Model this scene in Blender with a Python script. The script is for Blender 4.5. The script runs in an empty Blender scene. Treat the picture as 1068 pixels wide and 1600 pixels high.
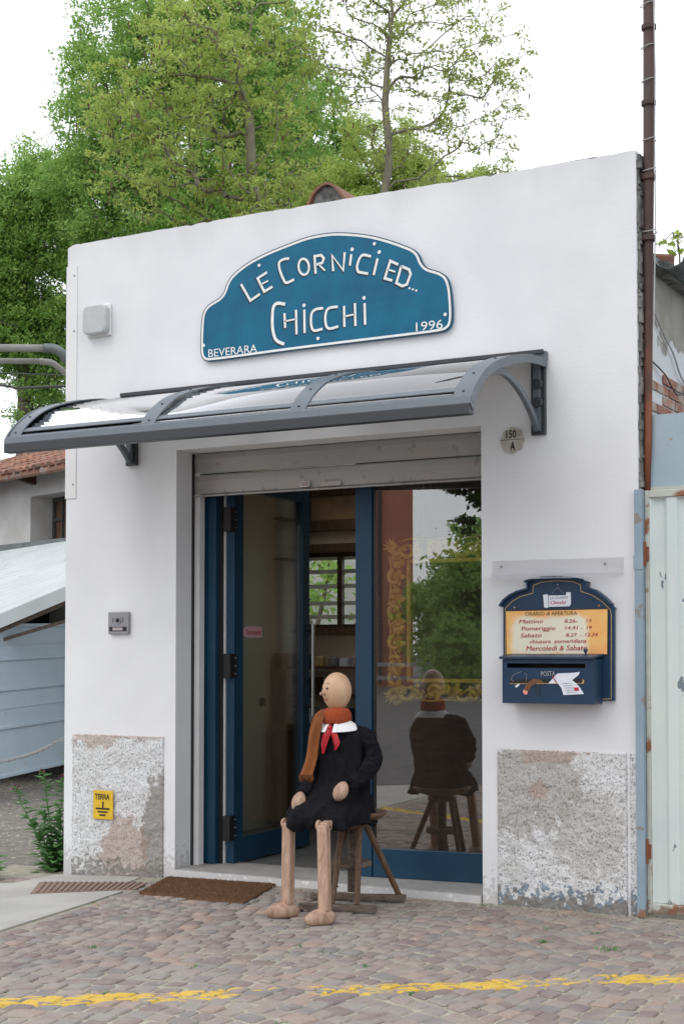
import bpy, bmesh, math, random
import numpy as np
from mathutils import Vector, Matrix
R = math.radians
sc = bpy.context.scene
COL = sc.collection
random.seed(7)

# ------------------------------------------------------------------ camera, sky, sun, exposure
cam = bpy.data.cameras.new('camera')
camo = bpy.data.objects.new('camera', cam); COL.objects.link(camo)
camo.location = (2.57, -8.25, 1.5)
camo.rotation_euler = (R(90 + 2.2), 0, R(28.7))
cam.sensor_fit = 'VERTICAL'; cam.sensor_height = 36; cam.sensor_width = 24
cam.lens = 51.75
cam.shift_y = 0.0825
cam.clip_start = 0.1; cam.clip_end = 3000
sc.camera = camo

world = bpy.data.worlds.new('World'); sc.world = world; world.use_nodes = True
nt = world.node_tree; nt.nodes.clear()
sky = nt.nodes.new('ShaderNodeTexSky'); sky.sky_type = 'NISHITA'; sky.sun_disc = False
sky.sun_elevation = R(52); sky.sun_rotation = R(200); sky.air_density = 1.0; sky.dust_density = 3.0
cloud = nt.nodes.new('ShaderNodeMixRGB'); cloud.inputs[0].default_value = 0.86
cloud.inputs[2].default_value = (11.6, 11.9, 12.5, 1)          # an even, bright overcast
bg = nt.nodes.new('ShaderNodeBackground'); bg.inputs[1].default_value = 0.13
wo = nt.nodes.new('ShaderNodeOutputWorld')
nt.links.new(sky.outputs[0], cloud.inputs[1]); nt.links.new(cloud.outputs[0], bg.inputs[0]); nt.links.new(bg.outputs[0], wo.inputs[0])
sun = bpy.data.lights.new('sun', 'SUN'); sun.energy = 0.6; sun.angle = R(25); sun.color = (1, 0.96, 0.9)
suno = bpy.data.objects.new('sun', sun); COL.objects.link(suno)
suno.rotation_euler = (R(38), 0, R(-20))
sc.view_settings.view_transform = 'Standard'; sc.view_settings.look = 'None'
sc.view_settings.exposure = 0.12; sc.view_settings.gamma = 1.0
sc.cycles.max_bounces = 10; sc.cycles.transparent_max_bounces = 12; sc.cycles.glossy_bounces = 5
sc.cycles.use_denoising = True

# ------------------------------------------------------------------ materials
MATS = {}
def mat(name, col, rough=0.6, col2=None, nscale=8, namt=0.5, bump=0.0, bscale=60, metal=0.0, rand=0.0, spec=0.5, coord='Object', stretch=(1, 1, 1), detail=6, lo=0.35, hi=0.65):
    m = bpy.data.materials.new(name); m.use_nodes = True
    n = m.node_tree.nodes; L = m.node_tree.links
    b = n['Principled BSDF']; b.inputs['Roughness'].default_value = rough; b.inputs['Metallic'].default_value = metal
    b.inputs['Specular IOR Level'].default_value = spec
    tc = n.new('ShaderNodeTexCoord'); mp = n.new('ShaderNodeMapping'); mp.inputs['Scale'].default_value = stretch
    if coord == 'World':
        g = n.new('ShaderNodeNewGeometry'); L.new(g.outputs['Position'], mp.inputs[0])
    else: L.new(tc.outputs[coord], mp.inputs[0])
    c = n.new('ShaderNodeRGB'); c.outputs[0].default_value = (*col, 1); out = c.outputs[0]
    if col2 is not None:
        no = n.new('ShaderNodeTexNoise'); no.inputs['Scale'].default_value = nscale; no.inputs['Detail'].default_value = detail
        L.new(mp.outputs[0], no.inputs['Vector'])
        rp = n.new('ShaderNodeMapRange'); rp.inputs[1].default_value = lo; rp.inputs[2].default_value = hi; rp.inputs[4].default_value = namt
        L.new(no.outputs[0], rp.inputs[0])
        mx = n.new('ShaderNodeMixRGB'); mx.inputs[2].default_value = (*col2, 1)
        L.new(rp.outputs[0], mx.inputs[0]); L.new(out, mx.inputs[1]); out = mx.outputs[0]
    if rand:
        oi = n.new('ShaderNodeObjectInfo'); g2 = n.new('ShaderNodeNewGeometry')
        ad = n.new('ShaderNodeMath'); ad.operation = 'ADD'; fr = n.new('ShaderNodeMath'); fr.operation = 'FRACT'
        L.new(oi.outputs['Random'], ad.inputs[0]); L.new(g2.outputs['Random Per Island'], ad.inputs[1]); L.new(ad.outputs[0], fr.inputs[0])
        mr = n.new('ShaderNodeMapRange'); mr.inputs[3].default_value = 1 - rand; mr.inputs[4].default_value = 1 + rand
        L.new(fr.outputs[0], mr.inputs[0])
        hs = n.new('ShaderNodeHueSaturation'); L.new(mr.outputs[0], hs.inputs['Value']); L.new(out, hs.inputs['Color']); out = hs.outputs[0]
    L.new(out, b.inputs['Base Color'])
    if bump:
        nb = n.new('ShaderNodeTexNoise'); nb.inputs['Scale'].default_value = bscale; nb.inputs['Detail'].default_value = 5
        L.new(mp.outputs[0], nb.inputs['Vector'])
        bu = n.new('ShaderNodeBump'); bu.inputs['Strength'].default_value = bump; bu.inputs['Distance'].default_value = 0.01
        L.new(nb.outputs[0], bu.inputs['Height']); L.new(bu.outputs[0], b.inputs['Normal'])
    m['o'] = 1
    MATS[name] = m
    return m
def colour_chain(m):
    n = m.node_tree.nodes; b = n['Principled BSDF']; l = b.inputs['Base Color'].links[0]; return n, m.node_tree.links, b, l.from_socket
def layer(m, col, mask_fn):
    """lay another colour over the base where mask_fn (a builder returning a socket) says so"""
    n, L, b, prev = colour_chain(m)
    mx = n.new('ShaderNodeMixRGB'); mx.inputs[2].default_value = (*col, 1)
    L.new(mask_fn(n, L), mx.inputs[0]); L.new(prev, mx.inputs[1]); L.new(mx.outputs[0], b.inputs['Base Color'])
def noise_mask(scale, lo, hi, zr=None, xr=None, stretch=(1, 1, 1), amt=1.0, detail=8):
    """worn patches: noise thresholded, optionally limited to a band of heights / x with ragged borders"""
    def f(n, L):
        g = n.new('ShaderNodeNewGeometry'); mp = n.new('ShaderNodeMapping'); mp.inputs['Scale'].default_value = stretch
        L.new(g.outputs['Position'], mp.inputs[0])
        no = n.new('ShaderNodeTexNoise'); no.inputs['Scale'].default_value = scale; no.inputs['Detail'].default_value = detail
        L.new(mp.outputs[0], no.inputs['Vector'])
        val = no.outputs[0]
        for axis, rng in (('Z', zr), ('X', xr)):
            if rng:
                sp = n.new('ShaderNodeSeparateXYZ'); L.new(g.outputs['Position'], sp.inputs[0])
                mr = n.new('ShaderNodeMapRange'); mr.inputs[1].default_value, mr.inputs[2].default_value = rng
                mr.inputs[3].default_value, mr.inputs[4].default_value = 0.35, -0.35
                L.new(sp.outputs[axis], mr.inputs[0])
                a = n.new('ShaderNodeMath'); a.operation = 'ADD'; L.new(val, a.inputs[0]); L.new(mr.outputs[0], a.inputs[1]); val = a.outputs[0]
        r = n.new('ShaderNodeMapRange'); r.inputs[1].default_value = lo; r.inputs[2].default_value = hi; r.inputs[4].default_value = amt
        L.new(val, r.inputs[0]); return r.outputs[0]
    return f

def blob_mask(cx, cz, rx, rz, ragged=1.0, amt=0.8):
    """a patch with a torn outline on a wall: centre, half sizes"""
    def f(n, L):
        g = n.new('ShaderNodeNewGeometry'); mp = n.new('ShaderNodeMapping'); mp.vector_type = 'TEXTURE'
        mp.inputs['Location'].default_value = (cx, 0, cz); mp.inputs['Scale'].default_value = (rx, 100, rz); L.new(g.outputs['Position'], mp.inputs[0])
        ln = n.new('ShaderNodeVectorMath'); ln.operation = 'LENGTH'; L.new(mp.outputs[0], ln.inputs[0])
        no = n.new('ShaderNodeTexNoise'); no.inputs['Scale'].default_value = 17; no.inputs['Detail'].default_value = 10; no.inputs['Roughness'].default_value = 0.7; L.new(g.outputs['Position'], no.inputs['Vector'])
        a = n.new('ShaderNodeMath'); a.operation = 'MULTIPLY_ADD'; a.inputs[1].default_value = ragged * 2; L.new(no.outputs[0], a.inputs[0]); L.new(ln.outputs['Value'], a.inputs[2])
        r = n.new('ShaderNodeMapRange'); r.inputs[1].default_value = 1.1 + ragged; r.inputs[2].default_value = 0.94 + ragged; r.inputs[4].default_value = amt
        L.new(a.outputs[0], r.inputs[0]); return r.outputs[0]
    return f
M = {}
M['white'] = mat('white_masonry_paint', (0.75, 0.755, 0.765), 0.85, (0.69, 0.695, 0.71), 2.2, 0.8, bump=0.12, bscale=45)
layer(M['white'], (0.5, 0.49, 0.49), noise_mask(1.6, 0.62, 0.8, amt=0.22, stretch=(1, 1, 0.35)))
layer(M['white'], (0.45, 0.44, 0.42), noise_mask(3.5, 0.6, 1.0, zr=(4.45, 3.9), stretch=(1, 1, 0.15), amt=0.3))
layer(M['white'], (0.36, 0.34, 0.32), noise_mask(30, 0.66, 0.74, zr=(0.0, 0.5), amt=0.5))
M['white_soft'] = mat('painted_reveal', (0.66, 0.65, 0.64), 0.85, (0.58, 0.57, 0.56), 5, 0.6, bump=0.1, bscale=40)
M['coping'] = mat('weathered_coping', (0.075, 0.075, 0.072), 0.95, (0.25, 0.245, 0.23), 14, 1, bump=0.6, bscale=30)
M['blue'] = mat('petrol_blue_gloss', (0.001, 0.098, 0.185), 0.42, (0.002, 0.135, 0.235), 5, 0.9, bump=0.12, bscale=22, spec=0.3)
M['navy'] = mat('navy_lacquer', (0.008, 0.032, 0.075), 0.38, (0.012, 0.045, 0.095), 10, 0.6, bump=0.04, bscale=60)
M['door'] = mat('door_blue_lacquer', (0.004, 0.036, 0.076), 0.36, (0.008, 0.05, 0.098), 2.5, 0.9, bump=0.06, bscale=40)
M['ink'] = mat('dark_outline_paint', (0.004, 0.02, 0.04), 0.5)
M['letter'] = mat('white_letter_paint', (0.78, 0.79, 0.77), 0.5, (0.6, 0.62, 0.62), 30, 0.4)
M['gold_line'] = mat('gold_line_paint', (0.5, 0.36, 0.14), 0.45)
M['yellow_panel'] = mat('painted_opening_hours', (0.82, 0.5, 0.16), 0.6, (0.85, 0.36, 0.12), 9, 0.7)
M['red_ink'] = mat('red_ink', (0.42, 0.02, 0.03), 0.6)
M['brown_ink'] = mat('brown_ink', (0.16, 0.09, 0.03), 0.6)
M['paper'] = mat('paper_white', (0.75, 0.77, 0.82), 0.8, (0.6, 0.62, 0.7), 40, 0.5)
M['grey_ink'] = mat('grey_ink', (0.2, 0.2, 0.22), 0.6)
M['tail'] = mat('brown_fur_paint', (0.2, 0.085, 0.03), 0.7, (0.1, 0.04, 0.02), 60, 0.8)
M['pink'] = mat('pink_paint', (0.7, 0.3, 0.27), 0.7)
M['awn'] = mat('grey_awning_paint', (0.105, 0.125, 0.145), 0.4, (0.13, 0.148, 0.168), 12, 0.5, bump=0.02)
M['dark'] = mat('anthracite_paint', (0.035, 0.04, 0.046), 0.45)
M['black'] = mat('black_plastic', (0.012, 0.012, 0.013), 0.4)
M['galv'] = mat('galvanised_steel', (0.4, 0.41, 0.4), 0.45, (0.44, 0.4, 0.37), 5, 0.9, metal=0.35, bump=0.15, bscale=25, stretch=(0.4, 1, 2.5))
layer(M['galv'], (0.16, 0.12, 0.09), noise_mask(14, 0.6, 0.72, amt=0.5))
M['steel'] = mat('brushed_steel', (0.6, 0.6, 0.6), 0.28, metal=1.0)
M['grey_metal'] = mat('grey_metal_panel', (0.3, 0.3, 0.32), 0.4, metal=0.4)
M['tiles'] = mat('grey_floor_tile', (0.16, 0.16, 0.155), 0.5, (0.11, 0.11, 0.11), 6, 0.7, bump=0.05, rand=0.12)
M['sill'] = mat('stone_threshold', (0.36, 0.35, 0.33), 0.55, (0.26, 0.25, 0.24), 12, 0.8, bump=0.08)
M['int_wall'] = mat('ochre_plaster', (0.68, 0.56, 0.43), 0.9, (0.6, 0.48, 0.36), 3, 0.7, bump=0.1)
M['int_light'] = mat('pale_green_panel', (0.62, 0.65, 0.54), 0.7, (0.56, 0.58, 0.48), 3, 0.6)
M['wood_dark'] = mat('dark_stained_wood', (0.07, 0.032, 0.014), 0.5, (0.035, 0.016, 0.008), 6, 0.8, bump=0.1, stretch=(1, 1, 6))
M['wood_brown'] = mat('aged_brown_wood', (0.15, 0.08, 0.042), 0.65, (0.07, 0.038, 0.022), 14, 0.9, bump=0.35, bscale=50, stretch=(4, 4, 0.6))
M['wood_grey'] = mat('weathered_grey_wood', (0.17, 0.13, 0.1), 0.8, (0.08, 0.06, 0.048), 14, 0.9, bump=0.4, bscale=50, stretch=(1, 3, 3))
M['wood_pale'] = mat('pale_turned_wood', (0.47, 0.315, 0.225), 0.65, (0.31, 0.19, 0.13), 8, 1, bump=0.4, bscale=30, stretch=(4, 4, 0.7))
layer(M['wood_pale'], (0.2, 0.1, 0.055), noise_mask(30, 0.56, 0.66, stretch=(3, 3, 0.3), amt=0.6))
M['head'] = mat('varnished_beech', (0.56, 0.37, 0.235), 0.38, (0.48, 0.29, 0.17), 5, 0.8, bump=0.05, stretch=(3, 3, 1))
M['smock'] = mat('black_cotton', (0.0055, 0.0055, 0.0075), 0.95, (0.011, 0.011, 0.014), 30, 0.6, bump=1.0, bscale=17, stretch=(1.3, 1.3, 0.55), spec=0.15)
M['collar'] = mat('white_cotton', (0.72, 0.72, 0.72), 0.85, bump=0.1)
M['ribbon'] = mat('red_satin', (0.48, 0.012, 0.022), 0.5, (0.3, 0.008, 0.015), 20, 0.5)
M['scarf'] = mat('rust_wool', (0.24, 0.075, 0.018), 0.95, (0.15, 0.048, 0.012), 40, 0.8, bump=0.5, bscale=220, stretch=(1, 1, 0.3))
M['scarf_red'] = mat('red_orange_wool', (0.36, 0.06, 0.015), 0.95, (0.26, 0.05, 0.012), 40, 0.8, bump=0.5, bscale=220, stretch=(1, 1, 3))
M['coir'] = mat('coir_matting', (0.25, 0.125, 0.06), 1.0, (0.15, 0.075, 0.036), 60, 0.9, bump=1.0, bscale=350, rand=0.25)
M['gilt'] = mat('gilt_carving', (0.85, 0.58, 0.16), 0.35, (0.68, 0.42, 0.09), 22, 0.8, metal=0.25, bump=0.3, bscale=40)
M['rust'] = mat('rusty_pipe', (0.085, 0.04, 0.03), 0.7, (0.05, 0.033, 0.032), 3, 1, bump=0.3, bscale=60, stretch=(1, 1, 0.5))
layer(M['rust'], (0.24, 0.075, 0.03), noise_mask(2.2, 0.52, 0.64, stretch=(1, 1, 0.6), zr=(2.6, 4.0), amt=0.8))
M['wire'] = mat('pale_wire', (0.4, 0.4, 0.4), 0.5, metal=0.4)
M['wire_dark'] = mat('dark_cable', (0.06, 0.06, 0.06), 0.7)
M['duct'] = mat('pipe_lagging', (0.26, 0.25, 0.22), 0.6, (0.34, 0.34, 0.33), 8, 0.6)
M['plaster'] = mat('old_grey_plaster', (0.3, 0.29, 0.26), 0.95, (0.2, 0.19, 0.16), 5, 0.9, bump=0.5, bscale=30)
layer(M['plaster'], (0.55, 0.57, 0.58), noise_mask(4, 0.5, 0.53, zr=(3.1, 3.75)))
M['brick'] = mat('old_brick', (0.34, 0.13, 0.08), 0.95, (0.3, 0.2, 0.16), 14, 1, bump=0.5, bscale=50, rand=0.25)
layer(M['brick'], (0.36, 0.33, 0.29), noise_mask(7, 0.5, 0.58, amt=0.8))
M['mortar'] = mat('lime_mortar', (0.3, 0.26, 0.22), 1.0, bump=0.5)
M['gutter'] = mat('grey_green_gutter', (0.11, 0.125, 0.125), 0.5, (0.2, 0.24, 0.23), 5, 0.7, metal=0.3)
M['pale_blue'] = mat('pale_blue_sheet', (0.31, 0.4, 0.45), 0.45, (0.35, 0.44, 0.49), 4, 0.8, bump=0.03)
layer(M['pale_blue'], (0.3, 0.2, 0.1), noise_mask(9, 0.68, 0.73, amt=0.8))
M['post_blue'] = mat('chipped_blue_paint', (0.23, 0.31, 0.38), 0.5, (0.28, 0.36, 0.42), 6, 0.8, bump=0.05)
layer(M['post_blue'], (0.24, 0.22, 0.2), noise_mask(7, 0.6, 0.63))
layer(M['post_blue'], (0.25, 0.11, 0.05), noise_mask(16, 0.64, 0.7, zr=(-.2, 0.7), amt=0.8))
M['gate'] = mat('pale_green_sheet', (0.56, 0.63, 0.62), 0.5, (0.63, 0.67, 0.63), 3, 0.9, bump=0.06, bscale=20)
layer(M['gate'], (0.17, 0.21, 0.23), noise_mask(11, 0.675, 0.69, stretch=(1, 1, 0.6)))
layer(M['gate'], (0.3, 0.13, 0.07), noise_mask(12, 0.62, 0.7, zr=(-0.05, 0.3), amt=0.7))
M['gate_frame'] = mat('rusty_cream_frame', (0.5, 0.53, 0.47), 0.55, (0.42, 0.42, 0.36), 8, 0.8, bump=0.2)
layer(M['gate_frame'], (0.25, 0.1, 0.045), noise_mask(9, 0.57, 0.64))
layer(M['gate_frame'], (0.18, 0.1, 0.07), noise_mask(14, 0.55, 0.63, zr=(-0.1, 0.3), amt=0.8))
M['house'] = mat('stained_render', (0.55, 0.54, 0.53), 0.95, (0.43, 0.42, 0.4), 2, 0.8, bump=0.3, bscale=12)
layer(M['house'], (0.28, 0.26, 0.24), noise_mask(1.5, 0.58, 0.75, amt=0.5, stretch=(1, 1, 0.5)))
M['rooftile'] = mat('terracotta_tile', (0.3, 0.13, 0.08), 0.95, (0.17, 0.12, 0.095), 5, 0.9, rand=0.35, coord='World')
M['white_sheet'] = mat('white_corrugated_sheet', (0.52, 0.55, 0.55), 0.5, (0.44, 0.47, 0.47), 2, 0.8)
layer(M['white_sheet'], (0.25, 0.22, 0.19), noise_mask(1.4, 0.68, 0.72, amt=0.7))
M['container'] = mat('light_blue_steel', (0.4, 0.5, 0.58), 0.5, (0.46, 0.55, 0.61), 2, 0.8)
layer(M['container'], (0.35, 0.22, 0.1), noise_mask(4, 0.7, 0.73, amt=0.9))
M['concrete'] = mat('pale_concrete', (0.42, 0.41, 0.375), 0.9, (0.34, 0.33, 0.3), 3, 0.9, bump=0.3, bscale=40)
layer(M['concrete'], (0.16, 0.15, 0.13), noise_mask(1.2, 0.6, 0.8, amt=0.4))
M['gravel'] = mat('gritty_lane', (0.22, 0.2, 0.175), 1.0, (0.13, 0.12, 0.1), 12, 1, bump=1.0, bscale=60, coord='World')
layer(M['gravel'], (0.3, 0.28, 0.25), noise_mask(45, 0.6, 0.64))
M['ground'] = mat('far_ground', (0.12, 0.125, 0.13), 0.95, (0.1, 0.1, 0.1), 0.5, 0.8, coord='World')
M['asphalt'] = mat('worn_asphalt', (0.1, 0.105, 0.11), 0.9, (0.075, 0.078, 0.08), 1.5, 0.8, bump=0.3, bscale=80, coord='World')
M['joint'] = mat('sandy_joint', (0.4, 0.37, 0.3), 1.0, (0.28, 0.26, 0.2), 14, 1, bump=0.8, bscale=90, coord='World')
M['sett'] = mat('porphyry_sett', (0.29, 0.225, 0.2), 0.8, (0.24, 0.22, 0.21), 9, 1, bump=0.9, bscale=45, rand=0.0, coord='World')
# each sett has its own tone: purple, pinkish, grey
n, L, b, prev = colour_chain(M['sett'])
oi = n.new('ShaderNodeObjectInfo'); g2 = n.new('ShaderNodeNewGeometry')
ad = n.new('ShaderNodeMath'); fr = n.new('ShaderNodeMath'); fr.operation = 'FRACT'
L.new(oi.outputs['Random'], ad.inputs[0]); L.new(g2.outputs['Random Per Island'], ad.inputs[1]); L.new(ad.outputs[0], fr.inputs[0])
rp = n.new('ShaderNodeValToRGB'); rp.color_ramp.interpolation = 'CONSTANT'
cr = rp.color_ramp; cr.elements[0].color = (0.175, 0.125, 0.115, 1); cr.elements[1].position = 0.9; cr.elements[1].color = (0.35, 0.235, 0.18, 1)
for p_, c_ in ((0.2, (0.26, 0.2, 0.18)), (0.38, (0.17, 0.165, 0.165)), (0.52, (0.29, 0.225, 0.195)), (0.66, (0.25, 0.225, 0.21)), (0.8, (0.16, 0.115, 0.115))):
    e = cr.elements.new(p_); e.color = (*c_, 1)
L.new(fr.outputs[0], rp.inputs[0])
mx = n.new('ShaderNodeMixRGB'); mx.inputs[0].default_value = 0.6
L.new(prev, mx.inputs[1]); L.new(rp.outputs[0], mx.inputs[2]); L.new(mx.outputs[0], b.inputs['Base Color'])
def sand_dust(m):
    layer(m, (0.33, 0.3, 0.26), noise_mask(7, 0.45, 0.75, amt=0.6))
sand_dust(M['sett'])
layer(M['sett'], (0.3, 0.27, 0.24), noise_mask(2.2, 0.52, 0.66, amt=0.7, stretch=(1, 1, 0)))
def line_mask(n, L):
    """a worn yellow stripe across the paving: distance to its centre line, broken up by wear"""
    g = n.new('ShaderNodeNewGeometry')
    d = n.new('ShaderNodeVectorMath'); d.operation = 'DOT_PRODUCT'; d.inputs[1].default_value = (0.615, -0.789, 0)
    L.new(g.outputs['Position'], d.inputs[0])
    o = n.new('ShaderNodeMath'); o.operation = 'SUBTRACT'; o.inputs[1].default_value = 1.545; L.new(d.outputs['Value'], o.inputs[0])
    wv = n.new('ShaderNodeTexNoise'); wv.inputs['Scale'].default_value = 1.3; L.new(g.outputs['Position'], wv.inputs['Vector'])
    wm = n.new('ShaderNodeMath'); wm.operation = 'MULTIPLY_ADD'; wm.inputs[1].default_value = 0.12; wm.inputs[2].default_value = -0.06
    L.new(wv.outputs[0], wm.inputs[0])
    o2 = n.new('ShaderNodeMath'); o2.operation = 'ADD'; L.new(o.outputs[0], o2.inputs[0]); L.new(wm.outputs[0], o2.inputs[1])
    a = n.new('ShaderNodeMath'); a.operation = 'ABSOLUTE'; L.new(o2.outputs[0], a.inputs[0])
    s = n.new('ShaderNodeMapRange'); s.inputs[1].default_value = 0.075; s.inputs[2].default_value = 0.15; s.inputs[3].default_value = 0.6; s.inputs[4].default_value = 0.0
    L.new(a.outputs[0], s.inputs[0])
    w1 = n.new('ShaderNodeTexNoise'); w1.inputs['Scale'].default_value = 22; w1.inputs['Detail'].default_value = 8
    r1 = n.new('ShaderNodeMapping'); r1.inputs['Rotation'].default_value = (0, 0, R(-38)); s1 = n.new('ShaderNodeMapping'); s1.inputs['Scale'].default_value = (0.45, 1.3, 0.3)
    L.new(g.outputs['Position'], r1.inputs[0]); L.new(r1.outputs[0], s1.inputs[0]); L.new(s1.outputs[0], w1.inputs['Vector'])
    w2 = n.new('ShaderNodeTexNoise'); w2.inputs['Scale'].default_value = 1.6; L.new(g.outputs['Position'], w2.inputs['Vector'])
    ad = n.new('ShaderNodeMath'); L.new(w1.outputs[0], ad.inputs[0]); L.new(w2.outputs[0], ad.inputs[1])
    ml = n.new('ShaderNodeMath'); ml.operation = 'MULTIPLY_ADD'; ml.inputs[1].default_value = 1.0; L.new(ad.outputs[0], ml.inputs[0]); L.new(s.outputs[0], ml.inputs[2])
    t = n.new('ShaderNodeMapRange'); t.inputs[1].default_value = 1.575; t.inputs[2].default_value = 1.63; t.inputs[4].default_value = 0.82; L.new(ml.outputs[0], t.inputs[0])
    return t.outputs[0]
layer(M['sett'], (0.66, 0.43, 0.03), line_mask); layer(M['joint'], (0.55, 0.39, 0.06), line_mask)

def plinth_mat(name, seed, bluish):
    m = mat(name, (0.68, 0.69, 0.7), 0.95, (0.58, 0.58, 0.57), 7, 1, bump=0.5, bscale=70, coord='World')
    n, L, b, prev = colour_chain(m)
    def specks(n, L):
        g = n.new('ShaderNodeNewGeometry'); mp = n.new('ShaderNodeMapping'); mp.inputs['Location'].default_value = (seed, 0, 0); L.new(g.outputs['Position'], mp.inputs[0])
        v = n.new('ShaderNodeTexNoise'); v.inputs['Scale'].default_value = 85; v.inputs['Detail'].default_value = 4; v.inputs['Roughness'].default_value = 0.6
        L.new(mp.outputs[0], v.inputs['Vector'])
        r = n.new('ShaderNodeMapRange'); r.inputs[1].default_value = 0.55; r.inputs[2].default_value = 0.6; r.inputs[4].default_value = 0.75
        L.new(v.outputs[0], r.inputs[0]); return r.outputs[0]
    if bluish:
        layer(m, (0.33, 0.31, 0.28), blob_mask(-0.7, 0.72, 0.36, 0.3, 1.1, 0.62)); layer(m, (0.36, 0.34, 0.3), blob_mask(-0.3, 0.45, 0.22, 0.25, 1.3, 0.5))
        layer(m, (0.42, 0.28, 0.21), blob_mask(-0.55, 0.9, 0.2, 0.05, 1.2, 0.5)); layer(m, (0.4, 0.28, 0.22), blob_mask(-0.62, 0.68, 0.06, 0.05, 1.5, 0.6))
    else:
        layer(m, (0.42, 0.29, 0.235), blob_mask(-3.9, 0.94, 0.2, 0.1, 1.2, 0.6)); layer(m, (0.42, 0.29, 0.235), blob_mask(-3.55, 0.95, 0.3, 0.045, 0.8, 0.6))
    layer(m, (0.15, 0.148, 0.14), specks)
    if bluish:
        layer(m, (0.09, 0.145, 0.2), noise_mask(30, 0.68, 0.72, zr=(-0.05, 0.5), amt=0.75))
        layer(m, (0.2, 0.185, 0.165), noise_mask(18, 0.52, 0.58, zr=(-0.05, 0.2), amt=0.9))
    else:
        layer(m, (0.2, 0.185, 0.16), blob_mask(-3.35, 0.2, 0.15, 0.48, 0.8, 0.75))
        layer(m, (0.34, 0.23, 0.17), blob_mask(-3.66, 0.04, 0.2, 0.34, 0.9, 0.62))
        layer(m, (0.2, 0.19, 0.17), noise_mask(30, 0.6, 0.68, zr=(-0.1, 0.35), amt=0.8))
    return m
M['plinth_left'] = plinth_mat('roughcast_white_and_brown', 3, False)
M['plinth_right'] = plinth_mat('roughcast_grey_and_blue', 8, True)

def glass_mat(name, tint, refl=0.1, fmul=2.5, ior=1.5, rough=0.0):
    m = bpy.data.materials.new(name); m.use_nodes = True; n = m.node_tree.nodes; L = m.node_tree.links; n.clear()
    o = n.new('ShaderNodeOutputMaterial'); mx = n.new('ShaderNodeMixShader'); t = n.new('ShaderNodeBsdfTransparent'); g = n.new('ShaderNodeBsdfGlossy')
    t.inputs[0].default_value = (*tint, 1); g.inputs['Roughness'].default_value = rough; g.inputs[0].default_value = (1, 1, 1, 1)
    f = n.new('ShaderNodeFresnel'); f.inputs[0].default_value = ior
    a = n.new('ShaderNodeMath'); a.operation = 'MULTIPLY_ADD'; a.inputs[1].default_value = fmul; a.inputs[2].default_value = refl; a.use_clamp = True
    L.new(f.outputs[0], a.inputs[0]); L.new(a.outputs[0], mx.inputs[0]); L.new(t.outputs[0], mx.inputs[1]); L.new(g.outputs[0], mx.inputs[2]); L.new(mx.outputs[0], o.inputs[0])
    return m
M['glass'] = glass_mat('coated_double_glazing', (0.9, 0.92, 0.9), 0.075, 2.0)
M['glass_leaf'] = glass_mat('tinted_door_glass', (0.93, 0.935, 0.9), 0.01, 0.7)
M['polycarb'] = glass_mat('clear_polycarbonate', (0.93, 0.935, 0.94), 0.12, 2.6, 1.5, 0.03)
M['acrylic'] = glass_mat('clear_acrylic', (0.98, 0.98, 0.985), 0.0, 0.5, 1.49, 0.06)
M['lens'] = mat('milky_plastic', (0.47, 0.49, 0.48), 0.25, (0.4, 0.42, 0.42), 20, 0.5)
M['lens_white'] = mat('white_plastic', (0.72, 0.72, 0.71), 0.4)

def leaf_mat(name, c1, c2, trans=0.45):
    m = bpy.data.materials.new(name); m.use_nodes = True; n = m.node_tree.nodes; L = m.node_tree.links; n.clear()
    o = n.new('ShaderNodeOutputMaterial'); mx = n.new('ShaderNodeMixShader'); mx.inputs[0].default_value = trans
    d = n.new('ShaderNodeBsdfPrincipled'); d.inputs['Roughness'].default_value = 0.5; d.inputs['Specular IOR Level'].default_value = 0.3
    t = n.new('ShaderNodeBsdfTranslucent')
    g = n.new('ShaderNodeNewGeometry'); no = n.new('ShaderNodeTexNoise'); no.inputs['Scale'].default_value = 0.9; L.new(g.outputs['Position'], no.inputs['Vector'])
    ad = n.new('ShaderNodeMath'); ad.operation = 'MULTIPLY_ADD'; ad.inputs[1].default_value = 0.55; L.new(g.outputs['Random Per Island'], ad.inputs[0])
    sb = n.new('ShaderNodeMapRange'); sb.inputs[1].default_value = 0.35; sb.inputs[2].default_value = 0.65; sb.inputs[4].default_value = 0.5; L.new(no.outputs[0], sb.inputs[0]); L.new(sb.outputs[0], ad.inputs[2])
    rc = n.new('ShaderNodeMixRGB'); rc.inputs[1].default_value = (*c1, 1); rc.inputs[2].default_value = (*c2, 1); L.new(ad.outputs[0], rc.inputs[0])
    L.new(rc.outputs[0], d.inputs['Base Color']); L.new(rc.outputs[0], t.inputs[0])
    L.new(d.outputs[0], mx.inputs[1]); L.new(t.outputs[0], mx.inputs[2]); L.new(mx.outputs[0], o.inputs[0])
    return m
M['leaf_green'] = leaf_mat('fresh_green_leaves', (0.23, 0.42, 0.085), (0.38, 0.56, 0.16))
M['leaf_yellow'] = leaf_mat('yellow_green_leaves', (0.36, 0.47, 0.1), (0.5, 0.6, 0.17))
M['leaf_sparse'] = leaf_mat('young_leaves', (0.3, 0.38, 0.09), (0.45, 0.52, 0.14))
M['leaf_dark'] = leaf_mat('dark_leaves', (0.03, 0.07, 0.02), (0.06, 0.12, 0.035), 0.3)
M['leaf_plant'] = leaf_mat('herb_leaves', (0.09, 0.22, 0.07), (0.17, 0.34, 0.12), 0.35)
M['seed'] = mat('dried_seed_pods', (0.13, 0.07, 0.05), 0.9)
M['bark'] = mat('grey_brown_bark', (0.17, 0.145, 0.11), 0.95, (0.11, 0.095, 0.075), 6, 1, bump=0.8, bscale=20, stretch=(2, 2, 0.5), coord='World')
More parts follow.
